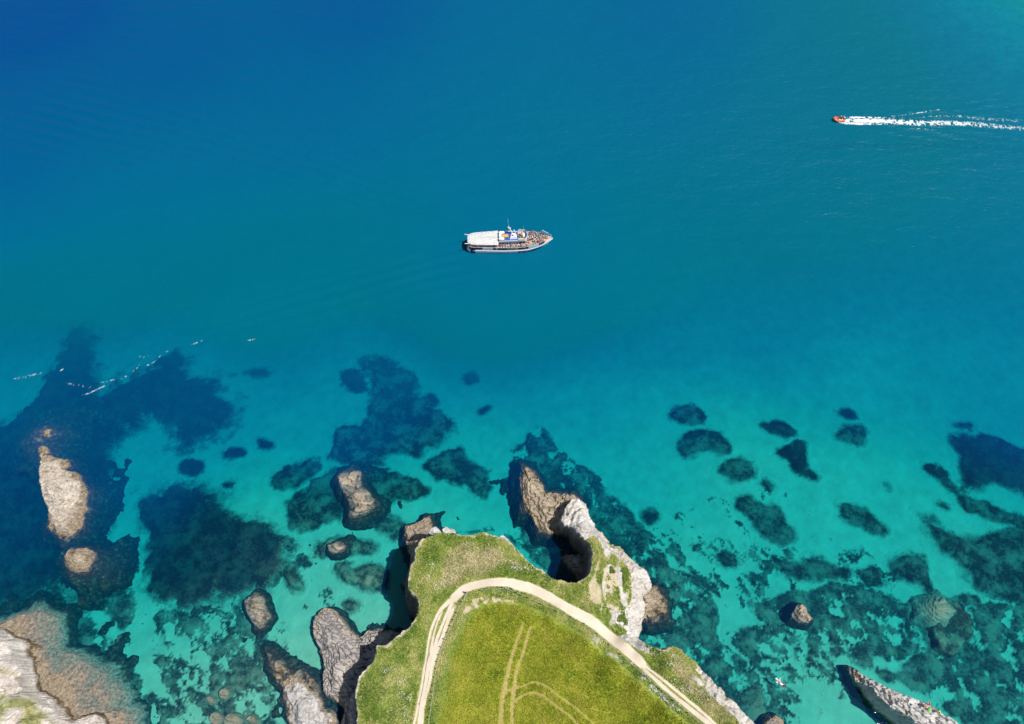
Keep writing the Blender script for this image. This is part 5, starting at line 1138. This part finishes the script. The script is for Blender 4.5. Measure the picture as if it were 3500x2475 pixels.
mb = MB(); mb.loft([[(-1.45, -.5, .22), (-1.45, .5, .22), (-1.45, .5, .30), (-1.45, -.5, .30)], [(.9, -.5, .24), (.9, .5, .24), (.9, .5, .32), (.9, -.5, .32)], [(1.55, -.1, .45), (1.55, .1, .45), (1.55, .1, .52), (1.55, -.1, .52)]]); mb.build('floor', pk_p, rib)
mb = MB(); mb.box(-1.42, -1.34, -.5, .5, .2, .75, .01); mb.build('transom', pk_p, rib)
mb = MB(); mb.box(-1.75, -1.4, -.16, .16, .6, 1.0, .06); mo = mb.build('outboard_motor', paint('outboard_mat', (.12, .12, .13), .4), rib)
mb = MB(); mb.box(-1.62, -1.5, -.05, .05, -.3, .6); mb.build('outboard_leg', steel_p, mo)
mb = MB(); mb.box(.15, .75, -.3, .3, .32, .50, .06); mb.build('fuel_bag', paint('fuel_bag_mat', (.75, .16, .03), .6), rib)
im = Matrix.Translation(Vector((IP[0], IP[1], 0))) @ Matrix.Rotation(IYAW, 4, 'Z') @ Matrix.Scale(.88, 4)
def crew(x, y, label, top):
    person(im @ Vector((x, y, .14)), IYAW, 'sit', top, 'navy', 'dark', label, 'crew of the inflatable', 1)
    h = MB(); bmesh.ops.create_icosphere(h.bm, subdivisions=2, radius=.155)
    o = h.build('helmet', white_p, None, True); o.location = im @ Vector((x + .01, y, .14 + 1.27)); o.scale = (1.05, .95, 1.0)
    o.parent = None; return o
h1 = crew(-.15, -.35, 'crew member in dark suit at the front of the orange inflatable', 'purple'); tag(h1, 'white helmet on the front crew member of the orange inflatable', 'helmet', 'crew helmets')
h2 = crew(-.95, -.3, 'crew member in dark suit steering at the back of the orange inflatable', 'purple'); tag(h2, 'white helmet on the rear crew member of the orange inflatable', 'helmet', 'crew helmets')

# ================================================================== FOAM
t = NT('foam_mat'); foam_mat = t.pbr(t.ramp(t.noise(5, 3), [(0.3, (0.72, 0.78, 0.82)), (0.6, (0.86, 0.88, 0.89))]), .7, None, .3)
_b = [n for n in t.t.nodes if n.type == 'BSDF_PRINCIPLED'][0]; t.l(t.attr('cover'), _b.inputs['Alpha'])
def foam(name, bands, label, cell=.11, seed=1):
    Vs, Fs, Cs, off = [], [], [], 0
    for bi, (pts, z0) in enumerate(bands):        # pts: u,v,halfwidth_px,density
        c = catmull(pts, 6); w = P(c[:, 0], c[:, 1], 0.0); rib_ = np.column_stack([w[:, 0], w[:, 1]])
        t_ = 140.0 / (SP - (-(c[:, 1] - 1237.5) / FPX) * CP); hwm = c[:, 2] * t_ / FPX * 1.15; den = c[:, 3]
        X, Y = np.meshgrid(np.arange(rib_[:, 0].min() - 3, rib_[:, 0].max() + 3, cell), np.arange(rib_[:, 1].min() - 3, rib_[:, 1].max() + 3, cell))
        best = np.full(X.shape, -9.0)
        for i in range(len(c) - 1):
            ax, ay = rib_[i]; bx, by = rib_[i + 1]; ex, ey = bx - ax, by - ay; L = ex * ex + ey * ey + 1e-9
            tt = np.clip(((X - ax) * ex + (Y - ay) * ey) / L, 0, 1); d = np.sqrt((X - ax - tt * ex) ** 2 + (Y - ay - tt * ey) ** 2)
            hw_ = hwm[i] + (hwm[i + 1] - hwm[i]) * tt; dn = den[i] + (den[i + 1] - den[i]) * tt
            best = np.maximum(best, dn - 1.0 * (d / hw_) ** 2.0)
        lace = np.abs(fbm(X + .4 * fbm(X, Y, 1, 2, seed + 3), Y, .95, 4, seed + bi * 7, .62)) * 3.6 + 0.3 * fbm(X, Y, .4, 2, seed + 2)
        f = best - lace
        Z = sea_z(X, Y) + z0 + .05 * np.clip(f, 0, 1) + .03 * fbm(X, Y, .5, 2, seed)
        f = f + 0.22
        if not (f > 0).any(): continue
        me = grid_mesh('tmp', X, Y, Z, f > 0, True, {'cover': np.clip(f * 1.05, 0, 1)})
        ca_ = np.zeros(len(me.vertices), np.float32); me.attributes['cover'].data.foreach_get('value', ca_); Cs.append(ca_)
        v = np.zeros(len(me.vertices) * 3, np.float32); me.vertices.foreach_get('co', v)
        fv = np.zeros(len(me.loops), np.int32); me.loops.foreach_get('vertex_index', fv)
        Vs.append(v.reshape(-1, 3)); Fs.append(fv.reshape(-1, 4) + off); off += len(me.vertices); bpy.data.meshes.remove(me)
    o = link(name, np_mesh(name, np.concatenate(Vs), np.concatenate(Fs), True, {'cover': np.concatenate(Cs)}), foam_mat)
    return tag(o, label, None, None, 'stuff')
foam('wake_foam', [
    ([(2880,413,5,1.3),(2900,413,6,2.2),(2990,413,7,1.9),(3060,418,9,1.7),(3140,421,11,1.3),(3250,421,12,.95),(3350,427,13,.7),(3450,436,13,.52),(3540,442,13,.4)], .03),
    ([(2882,403,3,1.2),(2920,402,4,1.3),(2990,403,4,1.0),(3060,405,4,.45),(3130,404,5,.18),(3200,398,8,.24),(3270,398,9,.26),(3340,404,12,.2),(3420,410,14,.16),(3500,415,12,.15)], .03),
    ([(2868,419,2,1.3),(2900,422,4,1.6),(2960,424,4,1.3),(3020,425,3,.8),(3070,428,3,.4)], .03),
    ([(3045,397,1.5,.8),(3070,396,1.5,.5),(3165,383,2,.8),(3190,380,2,.4),(3212,376,1.5,.8),(3230,375,1,.2)], .05),
    ([(3128,441,1.2,.7),(3160,443,1.4,.8),(3200,448,1.2,.6),(3240,453,1,.2)], .05)],
    'white churned wake trailing behind the orange inflatable', seed=3)
foam('surf_foam', [
    ([(845,1165,2,0.31),(870,1160,3,0.37)], .05),
    ([(655,1178,2,0.46),(675,1170,2.5,0.56),(690,1164,2,0.43)], .05),
    ([(505,1248,2.5,0.56),(530,1235,2,0.37),(555,1212,2.5,0.56),(580,1198,2,0.37)], .05),
    ([(415,1295,3,0.56),(440,1280,3,0.50),(470,1258,2,0.31),(480,1245,4,0.22)], .05),
    ([(280,1352,2,0.25),(310,1342,3,0.43),(345,1325,3,0.53),(375,1313,2,0.31)], .05),
    ([(345,1310,6,0.19),(390,1300,6,0.22)], .05),
    ([(206,1268,2,0.43),(216,1262,3,1.0)], .05),
    ([(50,1295,6,0.21),(90,1288,8,0.26),(140,1275,6,0.22)], .05),
    ([(480,1220,8,0.15),(530,1212,8,0.16)], .05), ([(230,1310,8,0.14),(310,1325,8,0.16)], .05),
    ([(120,1422,2,0.31),(125,1424,1.5,0.31)], .05)],
    'thin broken foam line on the swell at the left', seed=23)
foam('bow_foam', [([(1770,858,1.2,.7),(1780,857,1.4,.8),(1790,856,1,.3)], .04), ([(1798,855,1,.3),(1806,853,1.3,.8),(1812,851,1,.4)], .04), ([(1855,838,1.2,.5),(1862,834,1.8,.9),(1866,830,1,.4)], .04), ([(1676,876,1,.5),(1680,876,1.2,.8)], .04)], 'specks of bow spray beside the passenger boat', cell=.08, seed=33)

# ================================================================== SWIMMERS AND PEOPLE ON THE RIDGE
sw = P(2667, 2331, 0); person((sw[0], sw[1], -.05), R(118), 'swim', 'white', 'red', 'dark', 'bare backed swimmer beating up spray off the cliff path', None, 2, 1.0, True)
s2 = P(2675, 2338, 0); person((s2[0], s2[1], -.08), R(-35), 'swim', 'black', 'black', 'dark', 'swimmer in black suit beside the bare backed swimmer', None, 1, .95)
foam('splash_foam', [([(2652,2319,2,.8),(2658,2323,2,.9),(2662,2328,1.5,.4)], .05), ([(2650,2328,2,.7),(2657,2333,2.2,.8)], .05), ([(2668,2336,3,.8),(2676,2340,3.5,.9),(2683,2338,2,.5)], .05), ([(2640,2353,1.5,.6),(2643,2351,1.5,.7)], .05), ([(2664,2321,1.2,.8),(2666,2320,1.2,.8)], .05)], 'white splashes kicked up by the swimmers', cell=.07, seed=43)
RX, RY, RZ = RGRID
def ridge_pt(u, v, z=4.0):
    for _ in range(6):
        w = P(u, v, z); j = int(round((w[1] - RY[0, 0]) / .15)); i = int(round((w[0] - RX[0, 0]) / .15))
        j = min(max(j, 1), RX.shape[0] - 2); i = min(max(i, 1), RX.shape[1] - 2); z = 0.5 * z + 0.5 * float(RZ[j - 1:j + 2, i - 1:i + 2].max())
    return Vector((w[0], w[1], z))
q = ridge_pt(3161, 2411); person(q, R(200), 'crouch', 'white', 'pink', 'dark', 'bare backed person crouching on the jagged ridge', None, 2, 1.0, True)
q = ridge_pt(3171, 2410); person(q, R(70), 'sun', 'white', 'red', 'brown', 'person in red shorts sitting on the brink of the jagged ridge', None, 1, 1.0, True)
q = ridge_pt(3206, 2431); person(q, R(215), 'crouch', 'lime', 'black', 'brown', 'person in lime top and black trousers crouching on the jagged ridge', None, 1, 1.0)
q = ridge_pt(3173, 2426)
bag = empty('rucksack', q, R(30)); tag(bag, 'bright green rucksack lying on the jagged ridge', 'rucksack')
gr = paint('rucksack_mat', (.10, .62, .06), .7, .15); bk = paint('rucksack_strap_mat', (.02, .02, .02), .8)
mb = MB(); mb.box(-.28, .28, -.18, .18, 0, .30, .08); mb.build('sack', gr, bag, True)
mb = MB(); mb.box(-.20, .20, -.30, -.16, .02, .20, .05); mb.build('pocket', gr, bag, True)
for sx in (-.12, .12):
    mb = MB(); mb.tube([(sx, .18, .05), (sx, .27, .18), (sx, .18, .28)], .025, 5); mb.build('strap', bk, bag)
